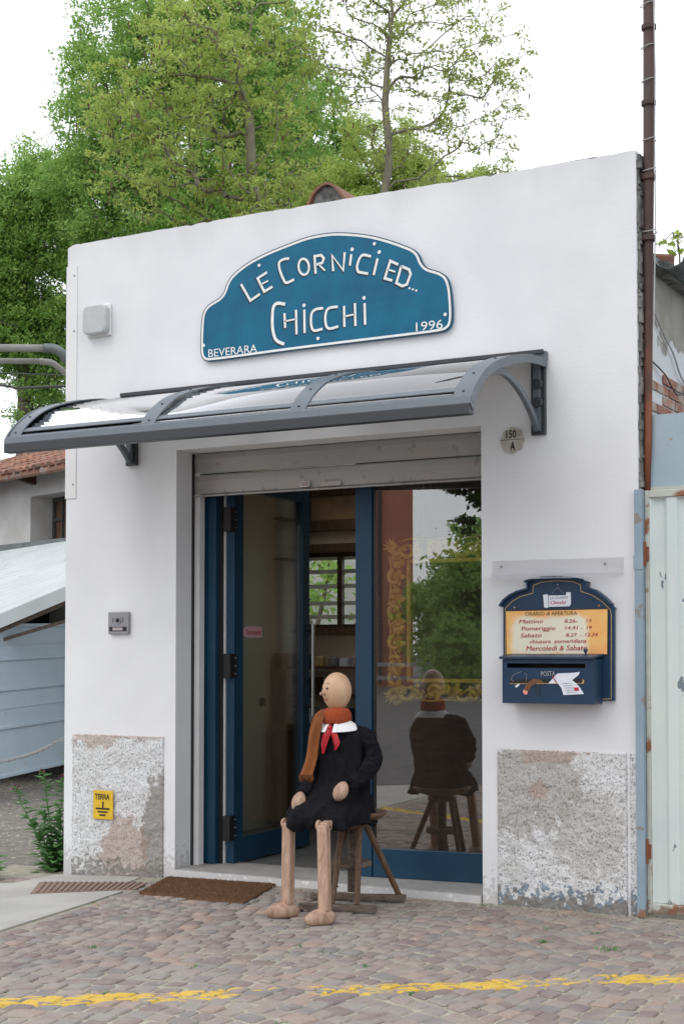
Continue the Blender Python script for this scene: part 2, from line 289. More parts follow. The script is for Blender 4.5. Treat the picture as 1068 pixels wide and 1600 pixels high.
M['bark_green'] = mat('lichened_bark', (0.27, 0.25, 0.17), 0.95, (0.19, 0.17, 0.13), 5, 1, bump=0.8, bscale=20, coord='World')
M['flower'] = mat('dark_red_flower', (0.12, 0.03, 0.03), 0.8)
M['pink_wall'] = mat('salmon_render', (0.52, 0.2, 0.14), 0.9, (0.47, 0.18, 0.13), 1.5, 0.8)
M['shutter_paint'] = mat('dull_brown_shutter', (0.3, 0.13, 0.1), 0.8)
M['yellow_sign'] = mat('yellow_enamel', (0.72, 0.47, 0.02), 0.45, (0.6, 0.38, 0.02), 20, 0.6)
M['plate'] = mat('yellowed_ceramic', (0.5, 0.49, 0.42), 0.4, (0.36, 0.33, 0.27), 18, 0.9)
M['hotpink'] = mat('pink_label', (0.6, 0.36, 0.38), 0.6)
M['canvas_art'] = mat('painted_canvas', (0.18, 0.09, 0.045), 0.7, (0.06, 0.04, 0.03), 5, 1)
M['art_warm'] = mat('warm_painting', (0.42, 0.24, 0.12), 0.6, (0.2, 0.14, 0.1), 3, 1)

# ------------------------------------------------------------------ mesh helpers
def absloc(o):
    v = Vector((0, 0, 0))
    while o is not None: v += o.location; o = o.parent
    return v
class MB:
    def __init__(s): s.v = []; s.f = []
    def add(s, vs, fs):
        k = len(s.v); s.v += [tuple(p) for p in vs]; s.f += [tuple(i + k for i in f) for f in fs]; return s
    def box(s, x0, x1, y0, y1, z0, z1, m=None):
        vs = [(x, y, z) for z in (z0, z1) for y in (y0, y1) for x in (x0, x1)]
        if m is not None: vs = [tuple(m @ Vector(p)) for p in vs]
        return s.add(vs, [(0, 2, 3, 1), (4, 5, 7, 6), (0, 1, 5, 4), (2, 6, 7, 3), (0, 4, 6, 2), (1, 3, 7, 5)])
    def prism(s, pts, y0, y1, pts2=None):
        """outline in (x, z) run from y0 (front) to y1 (back)"""
        p2 = pts2 or pts; n = len(pts)
        vs = [(x, y0, z) for x, z in pts] + [(x, y1, z) for x, z in p2]
        fs = [tuple(range(n))[::-1], tuple(range(n, 2 * n))] + [(i, (i + 1) % n, n + (i + 1) % n, n + i) for i in range(n)]
        return s.add(vs, fs)
    def slab(s, pts, z0, z1):
        n = len(pts); vs = [(x, y, z0) for x, y in pts] + [(x, y, z1) for x, y in pts]
        return s.add(vs, [tuple(range(n))[::-1], tuple(range(n, 2 * n))] + [(i, (i + 1) % n, n + (i + 1) % n, n + i) for i in range(n)])
    def tube(s, path, r, n=8, cap=True):
        """a swept round tube; r a number or one per point"""
        P = [Vector(p) for p in path]; rs = r if hasattr(r, '__len__') else [r] * len(P)
        up = None; rings = []
        for i, p in enumerate(P):
            d = (P[min(i + 1, len(P) - 1)] - P[max(i - 1, 0)]).normalized()
            if up is None: up = Vector((0, 0, 1)) if abs(d.z) < 0.9 else Vector((1, 0, 0))
            a = d.cross(up)
            if a.length < 1e-5: a = d.cross(Vector((0, 1, 0)))
            a.normalize(); b = d.cross(a).normalized(); up = -b if False else up
            rings.append([p + (a * math.cos(2 * math.pi * k / n) + b * math.sin(2 * math.pi * k / n)) * rs[i] for k in range(n)])
        vs = [v for ring in rings for v in ring]; fs = []
        for i in range(len(P) - 1):
            for k in range(n):
                fs.append((i * n + k, i * n + (k + 1) % n, (i + 1) * n + (k + 1) % n, (i + 1) * n + k))
        if cap: fs += [tuple(range(n)), tuple(range(len(vs) - n, len(vs)))[::-1]]
        return s.add(vs, fs)
    def strip(s, path, w, t, side):
        """a flat bar following path: w wide along 'side', t thick"""
        P = [Vector(p) for p in path]; sd = Vector(side).normalized(); vs = []; m = len(P)
        for i, p in enumerate(P):
            d = (P[min(i + 1, m - 1)] - P[max(i - 1, 0)]).normalized(); nn = d.cross(sd).normalized()
            for a, b in ((-1, -1), (1, -1), (1, 1), (-1, 1)): vs.append(p + sd * (a * w / 2) + nn * (b * t / 2))
        fs = [(i * 4 + k, i * 4 + (k + 1) % 4, i * 4 + 4 + (k + 1) % 4, i * 4 + 4 + k) for i in range(m - 1) for k in range(4)]
        fs += [(0, 3, 2, 1), (4 * m - 4, 4 * m - 3, 4 * m - 2, 4 * m - 1)]
        return s.add(vs, fs)
    def lathe(s, prof, n=24, c=(0, 0, 0), m=None):
        vs = []
        for r, z in prof:
            for k in range(n):
                v = Vector((r * math.cos(2 * math.pi * k / n), r * math.sin(2 * math.pi * k / n), z))
                if m is not None: v = m @ v
                vs.append(v + Vector(c))
        fs = [(i * n + k, i * n + (k + 1) % n, (i + 1) * n + (k + 1) % n, (i + 1) * n + k) for i in range(len(prof) - 1) for k in range(n)]
        fs += [tuple(range(n))[::-1], tuple(range((len(prof) - 1) * n, len(prof) * n))]
        return s.add(vs, fs)
    def ball(s, c, r, m=None, nu=20, nv=12, fn=None):
        rx, ry, rz = r if hasattr(r, '__len__') else (r, r, r); vs = []
        for j in range(nv + 1):
            th = math.pi * j / nv
            for k in range(nu):
                ph = 2 * math.pi * k / nu
                v = Vector((rx * math.sin(th) * math.cos(ph), ry * math.sin(th) * math.sin(ph), rz * math.cos(th)))
                if fn: v = fn(v)
                if m is not None: v = m @ v
                vs.append(v + Vector(c))
        fs = [(j * nu + k, (j + 1) * nu + k, (j + 1) * nu + (k + 1) % nu, j * nu + (k + 1) % nu) for j in range(nv) for k in range(nu)]
        return s.add(vs, fs)
    def stroke(s, pts, w, y, t=0.002, closed=False):
        """a painted or raised line on a wall facing -y: mitred ribbon of width w through (x, z) points, front face at y"""
        P = [Vector((a, b)) for a, b in pts]; m = len(P); vs = []
        for i, p in enumerate(P):
            a = P[i - 1] if (i > 0 or closed) else None; b = P[(i + 1) % m] if (i < m - 1 or closed) else None
            d1 = (p - a).normalized() if a is not None else None; d2 = (b - p).normalized() if b is not None else None
            d1 = d1 or d2; d2 = d2 or d1
            n1 = Vector((-d1.y, d1.x)); n2 = Vector((-d2.y, d2.x)); nn = n1 + n2
            nn = nn.normalized() if nn.length > 1e-4 else n1
            k = min(1.6, 1 / max(0.3, nn.dot(n1))) * w / 2
            for sg in (-1, 1):
                q = p + nn * k * sg
                vs += [(q.x, y, q.y), (q.x, y + t, q.y)]
        fs = []
        for i in range(m if closed else m - 1):
            a = 4 * i; b = 4 * ((i + 1) % m)
            fs += [(a, b, b + 2, a + 2), (a + 1, a + 3, b + 3, b + 1), (a, a + 1, b + 1, b), (a + 2, b + 2, b + 3, a + 3)]
        if not closed: fs += [(0, 2, 3, 1), (4 * m - 4, 4 * m - 3, 4 * m - 1, 4 * m - 2)]
        return s.add(vs, fs)
    def disc(s, c, r, y, t=0.003, n=16):
        return s.prism([(c[0] + r * math.cos(2 * math.pi * k / n), c[1] + r * math.sin(2 * math.pi * k / n)) for k in range(n)], y, y + t)
    def build(s, name, m, parent=None, smooth=False, bevel=0, seg=2, angle=None):
        off = absloc(parent) if parent is not None else Vector((0, 0, 0))
        me = bpy.data.meshes.new(name); me.from_pydata([(a - off.x, b - off.y, c - off.z) for a, b, c in s.v], [], s.f)
        if m is not None: me.materials.append(m)
        bm = bmesh.new(); bm.from_mesh(me); bmesh.ops.recalc_face_normals(bm, faces=bm.faces); bm.to_mesh(me); bm.free()
        if smooth: me.polygons.foreach_set('use_smooth', [True] * len(me.polygons))
        me.update()
        o = bpy.data.objects.new(name, me); COL.objects.link(o)
        if parent is not None: o.parent = parent
        if bevel:
            md = o.modifiers.new('edge', 'BEVEL'); md.width = bevel; md.segments = seg; md.limit_method = 'ANGLE'; md.angle_limit = R(40)
        return o
def npobj(name, V, F, m, parent=None, smooth=False):
    """numpy arrays to one mesh object (quads or tris)"""
    off = absloc(parent) if parent is not None else Vector((0, 0, 0))
    V = np.asarray(V, np.float32) - np.array(off, np.float32); F = np.asarray(F, np.int32)
    me = bpy.data.meshes.new(name); me.vertices.add(len(V)); me.vertices.foreach_set('co', V.ravel())
    k = F.shape[1]; me.loops.add(F.size); me.loops.foreach_set('vertex_index', F.ravel())
    me.polygons.add(len(F)); me.polygons.foreach_set('loop_start', np.arange(0, F.size, k, dtype=np.int32))
    me.update(calc_edges=True)
    if smooth: me.polygons.foreach_set('use_smooth', [True] * len(F))
    me.materials.append(m)
    o = bpy.data.objects.new(name, me); COL.objects.link(o)
    if parent is not None: o.parent = parent
    return o
def thing(name, label, cat, loc=(0, 0, 0), group=None):
    o = bpy.data.objects.new(name, None); COL.objects.link(o); o.location = loc; o.empty_display_size = 0.1
    o['label'] = label; o['category'] = cat
    if group: o['group'] = group
    return o
def tag(o, label, cat, group=None):
    o['label'] = label; o['category'] = cat
    if group: o['group'] = group
    return o
def struct(o): o['kind'] = 'structure'; return o
def stuff(o): o['kind'] = 'stuff'; return o
def smooth_curve(pts, n=4, closed=False):
    P = [Vector(p) for p in pts]; m = len(P); out = []
    for i in range(m if closed else m - 1):
        a = P[i - 1] if (i > 0 or closed) else P[0]; b = P[i]; c = P[(i + 1) % m]; d = P[(i + 2) % m] if (closed or i + 2 < m) else P[-1]
        for k in range(n):
            t = k / n
            out.append(0.5 * ((2 * b) + (c - a) * t + (2 * a - 5 * b + 4 * c - d) * t * t + (3 * b - a - 3 * c + d) * t ** 3))
    if not closed: out.append(P[-1])
    return [tuple(p) for p in out]
def text_mesh(s, p0, p1, ptop, y, t=0.0015, shear=0.0, bold=0.0, name='lettering', m=None, parent=None):
    """lettering on a wall facing -y: baseline from p0 to p1, height to ptop, all (x, z)"""
    cu = bpy.data.curves.new('lettering', 'FONT'); cu.body = s; cu.shear = shear; cu.offset = bold; cu.extrude = 0.01; cu.resolution_u = 3
    ob = bpy.data.objects.new('lettering', cu); COL.objects.link(ob)
    dg = bpy.context.evaluated_depsgraph_get(); me = bpy.data.meshes.new_from_object(ob.evaluated_get(dg))
    co = np.zeros(len(me.vertices) * 3); me.vertices.foreach_get('co', co); co = co.reshape(-1, 3)
    x0, x1 = co[:, 0].min(), co[:, 0].max(); y0, y1 = 0.0, max(0.69, 0.0)
    off = absloc(parent) if parent is not None else Vector((0, 0, 0))
    u = (co[:, 0] - x0) / (x1 - x0); v = co[:, 1] / y1
    H = math.hypot(ptop[0] - p0[0], ptop[1] - p0[1])
    dx, dz = p1[0] - p0[0], p1[1] - p0[1]; Ln = math.hypot(dx, dz); nx, nz = -dz / Ln, dx / Ln
    out = np.stack([p0[0] + dx * u + nx * H * v - off.x, y + (0.01 - co[:, 2]) * (t / 0.02) - off.y, p0[1] + dz * u + nz * H * v - off.z], 1)
    me.vertices.foreach_set('co', out.ravel()); me.materials.clear(); me.materials.append(m); me.update()
    bpy.data.objects.remove(ob)
    o = bpy.data.objects.new(name, me); COL.objects.link(o); o.parent = parent
    return o
def gz(x, y):
    """the paving falls a little towards the lane on the left"""
    return -0.075 * min(1, max(0, (-2.9 - x) / 1.5))
SIGN = {
    'outline': [(-2.9762,3.4712),(-3.0122,3.5047),(-3.0214,3.5715),(-3.0175,3.7028),(-3.0044,3.7956),(-2.9599,3.8508),(-2.8709,3.8893),(-2.8334,3.9261),(-2.805,3.9881),(-2.7568,4.0381),(-2.6478,4.0987),(-2.497,4.1476),(-2.3273,4.1855),(-2.1811,4.2112),(-2.0369,4.2149),(-1.915,4.2016),(-1.7548,4.167),(-1.6167,4.1198),(-1.5,4.0688),(-1.423,4.0288),(-1.3848,3.9889),(-1.3621,3.9372),(-1.3222,3.8957),(-1.2429,3.8632),(-1.1961,3.8263),(-1.172,3.7718),(-1.161,3.6932),(-1.1558,3.5896),(-1.1634,3.5305),(-1.1878,3.4988),(-1.2534,3.4834),(-1.5204,3.48),(-1.9151,3.4781),(-2.3262,3.4743),(-2.7549,3.4667),(-2.9204,3.4658)],
    'L': [(-2.6953,3.9598),(-2.6211,3.8398),(-2.5479,3.8756)],
    'E': [(-2.4925,4.0144),(-2.5653,3.9828),(-2.5136,3.8881),(-2.4496,3.9135)],
    'Em': [(-2.5394,3.9391),(-2.4838,3.9563)],
    'C': [(-2.323,4.0845),(-2.3651,4.0844),(-2.3989,4.0668),(-2.3946,4.0204),(-2.3691,3.9587),(-2.3438,3.9263),(-2.285,3.941)],
    'R': [(-2.123,3.9591),(-2.1313,4.0741),(-2.0819,4.0748),(-2.0614,4.0505),(-2.0737,4.0233),(-2.123,4.0169)],
    'R2': [(-2.0983,4.0156),(-2.0532,3.9702)],
    'N': [(-1.992,3.9589),(-2.0022,4.0644),(-1.9191,3.9551),(-1.909,4.0701)],
    'I': [(-1.8607,4.0513),(-1.8707,3.9794)],
    'C2': [(-1.7192,4.0185),(-1.7708,4.0359),(-1.7986,4.02),(-1.8186,3.9692),(-1.8107,3.9344),(-1.7867,3.9243),(-1.7391,3.9112)],
    'I2': [(-1.6719,4.0),(-1.6996,3.8975)],
    'E2': [(-1.5254,3.9424),(-1.5818,3.9725),(-1.621,3.8666),(-1.5683,3.8461)],
    'E2m': [(-1.5994,3.9202),(-1.5468,3.8996)],
    'D': [(-1.5042,3.9292),(-1.5392,3.8267),(-1.4966,3.8023),(-1.4658,3.8091),(-1.4387,3.8721),(-1.4502,3.9014),(-1.5042,3.9292)],
    'C3': [(-2.3519,3.7849),(-2.4069,3.7985),(-2.4387,3.7839),(-2.4492,3.7337),(-2.449,3.6421),(-2.4319,3.5744),(-2.4064,3.5444),(-2.3599,3.5232)],
    'H': [(-2.3582,3.7272),(-2.3517,3.6281)],
    'Ha': [(-2.356,3.6723),(-2.27,3.6793)],
    'Hb': [(-2.2701,3.7392),(-2.2657,3.5771)],
    'I3': [(-2.2076,3.734),(-2.2053,3.5799)],
    'C4': [(-2.0674,3.7272),(-2.1249,3.7246),(-2.1537,3.6972),(-2.1557,3.6288),(-2.1351,3.5887),(-2.0714,3.5928)],
    'C5': [(-1.9595,3.7239),(-2.0184,3.7234),(-2.0469,3.6961),(-2.0489,3.6281),(-2.0244,3.5896),(-1.9554,3.5965)],
    'H2': [(-1.913,3.724),(-1.911,3.5882)],
    'H2a': [(-1.911,3.6559),(-1.8328,3.6615)],
    'H2b': [(-1.8347,3.7328),(-1.8308,3.5849)],
    'I4': [(-1.765,3.7248),(-1.7611,3.5863)],
    'dots': [(-1.8546,4.0826),(-1.66,4.0391),(-2.2097,3.7614),(-1.769,3.7589),(-1.4466,3.7823),(-1.4236,3.7726),(-1.4006,3.7629)],
    'Oc': [(-2.212,4.0156),(-2.1664,4.017),(-2.2204,4.0748)],
    'bolts': [(-2.5526,4.0681),(-1.6934,4.0966),(-2.9923,3.5779),(-1.2025,3.5897),(-2.1042,3.5333)],
    'beverara': [(-2.9539,3.4934),(-2.5684,3.491),(-2.9497,3.5455)],
    'y1996': [(-1.4031,3.5061),(-1.2196,3.5056),(-1.403,3.5616)],
}
BOARD = {
    'outline': [(-0.8316,1.214),(-0.829,1.774),(-0.843,1.7813),(-0.8187,1.8152),(-0.7805,1.844),(-0.73,1.8666),(-0.6647,1.8817),(-0.6645,1.9204),(-0.6833,1.9244),(-0.6358,1.9385),(-0.5737,1.9475),(-0.4875,1.9488),(-0.39,1.943),(-0.3297,1.9277),(-0.2818,1.9127),(-0.2986,1.9085),(-0.3012,1.881),(-0.2463,1.8626),(-0.1931,1.8239),(-0.152,1.781),(-0.1298,1.7568),(-0.1381,1.7523),(-0.142,1.2247)],
    'gold': [(-0.8164,1.4789),(-0.8151,1.7667),(-0.7744,1.8062),(-0.7239,1.8347),(-0.6387,1.8554),(-0.636,1.9022),(-0.5862,1.9198),(-0.4876,1.9268),(-0.3902,1.9199),(-0.342,1.8991),(-0.3398,1.8611),(-0.2704,1.8368),(-0.2111,1.7991),(-0.164,1.7527),(-0.156,1.7185),(-0.1595,1.2357),(-0.2269,1.2313)],
    'panel': [(-0.8101,1.7525),(-0.1735,1.7563),(-0.1777,1.491),(-0.8075,1.4907)],
    'knob': [(-0.2966,1.5001)],
    'screws': [(-0.7556,1.7729),(-0.2291,1.7754)],
    't0': [(-0.6837,1.7223),(-0.3601,1.7228),(-0.6836,1.7448)],
    't1': [(-0.724,1.6762),(-0.5711,1.6777),(-0.7239,1.6995)],
    't1b': [(-0.4378,1.6779),(-0.358,1.6786),(-0.4377,1.6986)],
    't1c': [(-0.3042,1.6803),(-0.2736,1.6807),(-0.3041,1.6986)],
    't2': [(-0.7082,1.6341),(-0.4943,1.6355),(-0.708,1.6581)],
    't2b': [(-0.4342,1.638),(-0.3275,1.6386),(-0.4341,1.6579)],
    't2c': [(-0.303,1.6392),(-0.2716,1.6397),(-0.3028,1.6582)],
    't3': [(-0.7148,1.5922),(-0.581,1.5945),(-0.7147,1.6169)],
    't3b': [(-0.4298,1.5966),(-0.3609,1.597),(-0.4297,1.6158)],
    't3c': [(-0.3393,1.5976),(-0.2361,1.5985),(-0.3392,1.6174)],
    't4': [(-0.655,1.5575),(-0.305,1.5608),(-0.6549,1.5799)],
    't5': [(-0.6792,1.5127),(-0.2999,1.5168),(-0.679,1.5426)],
    'scroll': [(-0.5718,1.8446),(-0.5441,1.8478),(-0.5386,1.8402),(-0.4306,1.8397),(-0.4266,1.8581),(-0.401,1.8561),(-0.3999,1.7896),(-0.4077,1.775),(-0.5327,1.7725),(-0.5446,1.7659),(-0.5659,1.77)],
    'scrollroll': [(-0.5441,1.8478),(-0.5386,1.8402),(-0.5375,1.7725),(-0.5446,1.7659)],
    'rope': [(-0.5205,1.851),(-0.4826,1.8874),(-0.4423,1.8458)],
    's1': [(-0.5285,1.8177),(-0.4152,1.8209),(-0.5284,1.8348)],
    's2': [(-0.5248,1.7879),(-0.4309,1.7887),(-0.5247,1.808)],
    'nail': [(-0.4825,1.9037)],
    'slot': [(-0.7405,1.4398),(-0.2608,1.4505),(-0.261,1.4219),(-0.7406,1.4144)],
    'posta': [(-0.5312,1.3658),(-0.4438,1.3698),(-0.531,1.3922)],
    'letter1': [(-0.4859,1.3247),(-0.4298,1.3817),(-0.3297,1.3869),(-0.294,1.3917),(-0.3023,1.3741),(-0.3402,1.3444),(-0.4267,1.3252)],
    'letter2': [(-0.4267,1.3252),(-0.3402,1.3444),(-0.3129,1.3218),(-0.2925,1.2992),(-0.2709,1.2656),(-0.3924,1.2581),(-0.406,1.2979)],
    'red': [(-0.4612,1.3663),(-0.4336,1.3271)],
    'stamp': [(-0.3302,1.302),(-0.3028,1.3036),(-0.2981,1.2842),(-0.3255,1.2825)],
    'tail': [(-0.6412,1.272),(-0.6304,1.302),(-0.6089,1.3321),(-0.5735,1.3503),(-0.5383,1.3459),(-0.5138,1.3283),(-0.5525,1.324),(-0.5843,1.3124),(-0.6021,1.289),(-0.6128,1.2637),(-0.627,1.2569)],
    'tailtip': [(-0.6411,1.2853),(-0.6128,1.277),(-0.6164,1.259),(-0.6292,1.2569),(-0.6426,1.27)],
    'shade': [(-0.5736,1.3225),(-0.5384,1.3228),(-0.5372,1.2832),(-0.5318,1.2536),(-0.5529,1.2513),(-0.5704,1.2762)],
    'dark': [(-0.7229,1.3443),(-0.2785,1.3527),(-0.2719,1.3268),(-0.4894,1.3246),(-0.7231,1.3196)],
    'gold2': [(-0.7245,1.3196),(-0.2821,1.3267)],
    'moon': [(-0.2806,1.3527),(-0.2684,1.3418),(-0.2719,1.3255),(-0.2855,1.324),(-0.2766,1.3384)],
    'small': [(-0.6945,1.3046),(-0.6694,1.3228),(-0.6623,1.3149),(-0.6816,1.2981)],
    'hook': [(-0.6512,1.3915),(-0.6941,1.3746),(-0.7157,1.3511),(-0.7015,1.3312)],
    'hook2': [(-0.6335,1.383),(-0.6193,1.3751),(-0.6231,1.3353)],
    'front': [(-0.7692,1.4511),(-0.2166,1.4571),(-0.2149,1.2158),(-0.7653,1.2049)],
}

# ================================================================== THE GROUND
def grid_sheet(x0, x1, y0, y1, z, step, fn=None):
    xs = np.linspace(x0, x1, max(2, int((x1 - x0) / step) + 1)); ys = np.linspace(y0, y1, max(2, int((y1 - y0) / step) + 1))
    X, Y = np.meshgrid(xs, ys); Z = np.vectorize(fn)(X, Y) + z if fn else np.full_like(X, z)
    V = np.stack([X.ravel(), Y.ravel(), Z.ravel()], 1); nx = len(xs)
    F = [(j * nx + i, j * nx + i + 1, (j + 1) * nx + i + 1, (j + 1) * nx + i) for j in range(len(ys) - 1) for i in range(nx - 1)]
    return V, F
struct(npobj('ground', *grid_sheet(-900, 900, -900, 900, -0.16, 300), M['ground']))
struct(npobj('lane', *grid_sheet(-16, -3.0, -7.0, 22, -0.035, 0.5, gz), M['gravel']))
MB().slab([(-40, -55), (40, -55), (40, -7), (-40, -7)], -0.15, -0.03).build('road', M['asphalt'])
struct(bpy.data.objects['road'])

# pale concrete apron at the corner, its edge against the setts running back from (-2.9,-2.1)
ap = [(-3.22, -0.42), (-3.06, -1.2), (-2.9, -2.1), (-2.96, -4.0), (-2.5, -7.0), (-12, -7.0), (-12, -0.55), (-4.24, -0.48), (-4.23, -0.03), (-3.5, -0.03), (-3.4, -0.3)]
mb = MB()
for P_ in ([(-3.22, -0.42), (-3.06, -1.2), (-2.9, -2.1), (-2.96, -4.0), (-2.5, -7.0), (-4.4, -7.0), (-4.4, -0.51), (-4.24, -0.48), (-4.23, -0.03), (-3.5, -0.03), (-3.4, -0.3)], [(-4.4, -7.0), (-12, -7.0), (-12, -0.55), (-4.4, -0.51)]):
    k_ = len(mb.v); n_ = len(P_); mb.v += [(x, y, -0.2) for x, y in P_] + [(x, y, gz(x, y) + 0.003) for x, y in P_]
    mb.f += [tuple(range(k_, k_ + n_)), tuple(range(k_ + n_, k_ + 2 * n_))] + [(k_ + i, k_ + (i + 1) % n_, k_ + n_ + (i + 1) % n_, k_ + n_ + i) for i in range(n_)]
apron = mb.build('concrete_apron', M['concrete'], None); struct(apron)

# the setts: courses laid in shallow arches; the nearest 300 are single stones, the rest one mesh
def inside_apron(x, y):
    c = False
    for i in range(len(ap)):
        x1, y1 = ap[i - 1]; x2, y2 = ap[i]
        if (y1 > y) != (y2 > y) and x < (x2 - x1) * (y - y1) / (y2 - y1) + x1: c = not c
    return c
pav = npobj('cobbled_pavement', *grid_sheet(-4.9, 6.0, -7.0, 0.3, -0.0075, 0.1, lambda x, y: gz(x, y) - (0.05 if inside_apron(x, y) and inside_apron(x + .1, y) and inside_apron(x, y + .1) and inside_apron(x + .1, y - .1) else 0)), M['joint']); struct(pav)
rs = random.Random(3)
def arch(x, k): return 0.27 * math.cos(2 * math.pi * (x + 1.0 + 0.05 * math.sin(k)) / 3.1) + 0.03 * math.sin(3.1 * x + k * 0.2)
setts = []
W_C = 0.118
for k in range(-64, 6):
    x = -4.9 + rs.random() * 0.1
    while x < 6.0:
        w = rs.choice([0.08, 0.09, 0.1, 0.11, 0.13]) * rs.uniform(0.9, 1.1)
        x2 = x + w; sk = rs.uniform(-0.012, 0.012); slope = -0.27 * math.sin(2 * math.pi * (x + 1.0) / 3.1) * 2 * math.pi / 3.1
        lean = -slope * W_C * 0.4
        y0a, y0b = k * W_C + arch(x, k), k * W_C + arch(x2, k); y1a, y1b = y0a + W_C, y0b + W_C
        cx, cy = (x + x2 + lean) / 2, (y0a + y1b) / 2
        ok = -7.0 < cy < 0.05 and not (inside_apron(cx - 0.05, cy) or inside_apron(cx + 0.02, cy + 0.03))
        if cx < -0.95 and cx > -3.2 and cy > -0.1: ok = False
        if cy > -0.06 : ok = False
        if cx < -3.2 and cy > -0.3: ok = False
        if ok: setts.append(((x, y0a), (x2, y0b), (x2 + lean + sk, y1b), (x + lean + sk, y1a)))
        x = x2
def sett_geo(q, r):
    g = r.uniform(0.006, 0.0115); dz = r.uniform(-0.004, 0.004); tx, ty = r.uniform(-0.03, 0.03), r.uniform(-0.03, 0.03)
    c = (sum(p[0] for p in q) / 4, sum(p[1] for p in q) / 4); z0 = gz(*c)
    pts = []
    for i, p in enumerate(q):                                     # cut corners: eight points round each stone
        a = q[i - 1]; b = q[(i + 1) % 4]
        f = r.uniform(0.06, 0.13)
        for o_ in (a, b):
            px, py = p[0] + (o_[0] - p[0]) * f, p[1] + (o_[1] - p[1]) * f
            L_ = math.hypot(px - c[0], py - c[1]); s_ = max(0.5, 1 - g / L_)
            pts.append((c[0] + (px - c[0]) * s_ + r.uniform(-0.002, 0.002), c[1] + (py - c[1]) * s_ + r.uniform(-0.003, 0.003)))
    def Z(px, py, h): return z0 + dz + h + (px - c[0]) * tx + (py - c[1]) * ty
    vs = [(px, py, z0 - 0.03) for px, py in pts] + [(px, py, Z(px, py, -0.007)) for px, py in pts]
    vs += [(c[0] + (px - c[0]) * 0.86, c[1] + (py - c[1]) * 0.86, Z(px, py, 0.0)) for px, py in pts]
    vs.append((c[0], c[1], Z(c[0], c[1], 0.002)))
    fs = []
    for i in range(8):
        j = (i + 1) % 8; fs += [(i, j, 8 + j), (i, 8 + j, 8 + i), (8 + i, 8 + j, 16 + j), (8 + i, 16 + j, 16 + i), (16 + i, 16 + j, 24)]
    return vs, fs
Mi = camo.matrix_basis.inverted(); Mi = (Matrix.Translation(camo.location) @ camo.rotation_euler.to_matrix().to_4x4()).inverted()
def seen(q):
    x = (q[0][0] + q[2][0]) / 2; y = (q[0][1] + q[2][1]) / 2; v = Mi @ Vector((x, y, 0)); 
    if v.z > -0.5: return 0
    px = 534 + 2300 * v.x / -v.z; py = 932 - 2300 * v.y / -v.z
    if not (-10 < px < 1078 and py < 1606): return 0
    return 1 / (v.z * v.z)
order = sorted(range(len(setts)), key=lambda i: -seen(setts[i]))
near = set(order[:300])
VV, FF = [], []
for i, q in enumerate(setts):
    vs, fs = sett_geo(q, rs)
    if i in near:
        MB().add(vs, fs).build('sett', M['sett'], pav)
    else:
        k0 = len(VV); VV += vs; FF += [tuple(a + k0 for a in f) for f in fs]
so = npobj('setts', VV, FF, M['sett'], pav); stuff(so)

# loose sand and grit gathered along the wall foot, tufts between the stones
def blades(name, spots, label, cat, mat_, h=(0.02, 0.05), n=26, spread=0.03, w=0.003):
    V, F = [], []; r = random.Random(len(spots))
    for x, y, s in spots:
        for _ in range(int(n * s)):
            a = r.uniform(0, 6.28); d = abs(r.gauss(0, spread * s)); bx, by = x + d * math.cos(a), y + d * math.sin(a) * 0.7; hh = r.uniform(*h) * s
            lx, ly = r.gauss(0, 0.5) * hh, r.gauss(0, 0.5) * hh; k = len(V); ww = w * r.uniform(0.7, 1.5); z = gz(bx, by) - 0.01
            ca, sa = math.cos(a * 3) * ww, math.sin(a * 3) * ww
            V += [(bx - ca, by - sa, z), (bx + ca, by + sa, z), (bx + lx * .5 + ca * .7, by + ly * .5 + sa * .7, z + hh * .7), (bx + lx * .5 - ca * .7, by + ly * .5 - sa * .7, z + hh * .7), (bx + lx, by + ly, z + hh)]
            F += [(k, k + 1, k + 2), (k, k + 2, k + 3), (k + 3, k + 2, k + 4)]
    o = npobj(name, V, F, mat_); stuff(o); return o
rt = random.Random(11)
spots = [(-0.35, -0.62, 1.0), (-0.2, -1.0, 1.3), (0.16, -1.02, 1.7), (-0.05, -0.62, .9), (0.3, -0.5, .8), (-2.2, -2.2, 1.0), (-1.45, -2.35, 1.0), (-0.75, -1.95, .9), (-0.45, -1.85, .8), (-1.1, -1.75, .8), (-1.9, -1.3, .6), (-2.6, -1.45, .9), (-2.15, -0.95, .7), (-2.95, -2.2, .9), (-3.12, -0.62, 1.0), (-1.5, -3.0, 1.1), (-0.3, -2.35, 1.1), (-3.05, -1.1, .8), (-0.95, -0.08, .8), (-0.5, -0.09, .6)]
spots += [(rt.uniform(-3.0, 0.8), rt.uniform(-3.4, -0.3), rt.uniform(0.3, 0.6)) for _ in range(40)]
g = blades('grass', spots, None, None, M['leaf_plant'], h=(0.008, 0.024)); tag(g, 'tiny green tufts growing in the joints between the setts', 'grass')
V, F = [], []
for _ in range(2600):
    x = rt.uniform(-4.2, 0.9); y = -abs(rt.gauss(0, 0.14)) - 0.03
    if -3.28 < x < -0.96: y -= 0.04
    s_ = rt.uniform(0.003, 0.009); z = gz(x, y) + 0.0; a = rt.uniform(0, 6.28); k = len(V)
    V += [(x + s_ * math.cos(a + t), y + s_ * math.sin(a + t), z) for t in (0, 1.6, 3.1, 4.7)] + [(x, y, z + s_ * rt.uniform(.4, .9))]
    F += [(k, k + 1, k + 4), (k + 1, k + 2, k + 4), (k + 2, k + 3, k + 4), (k + 3, k, k + 4)]
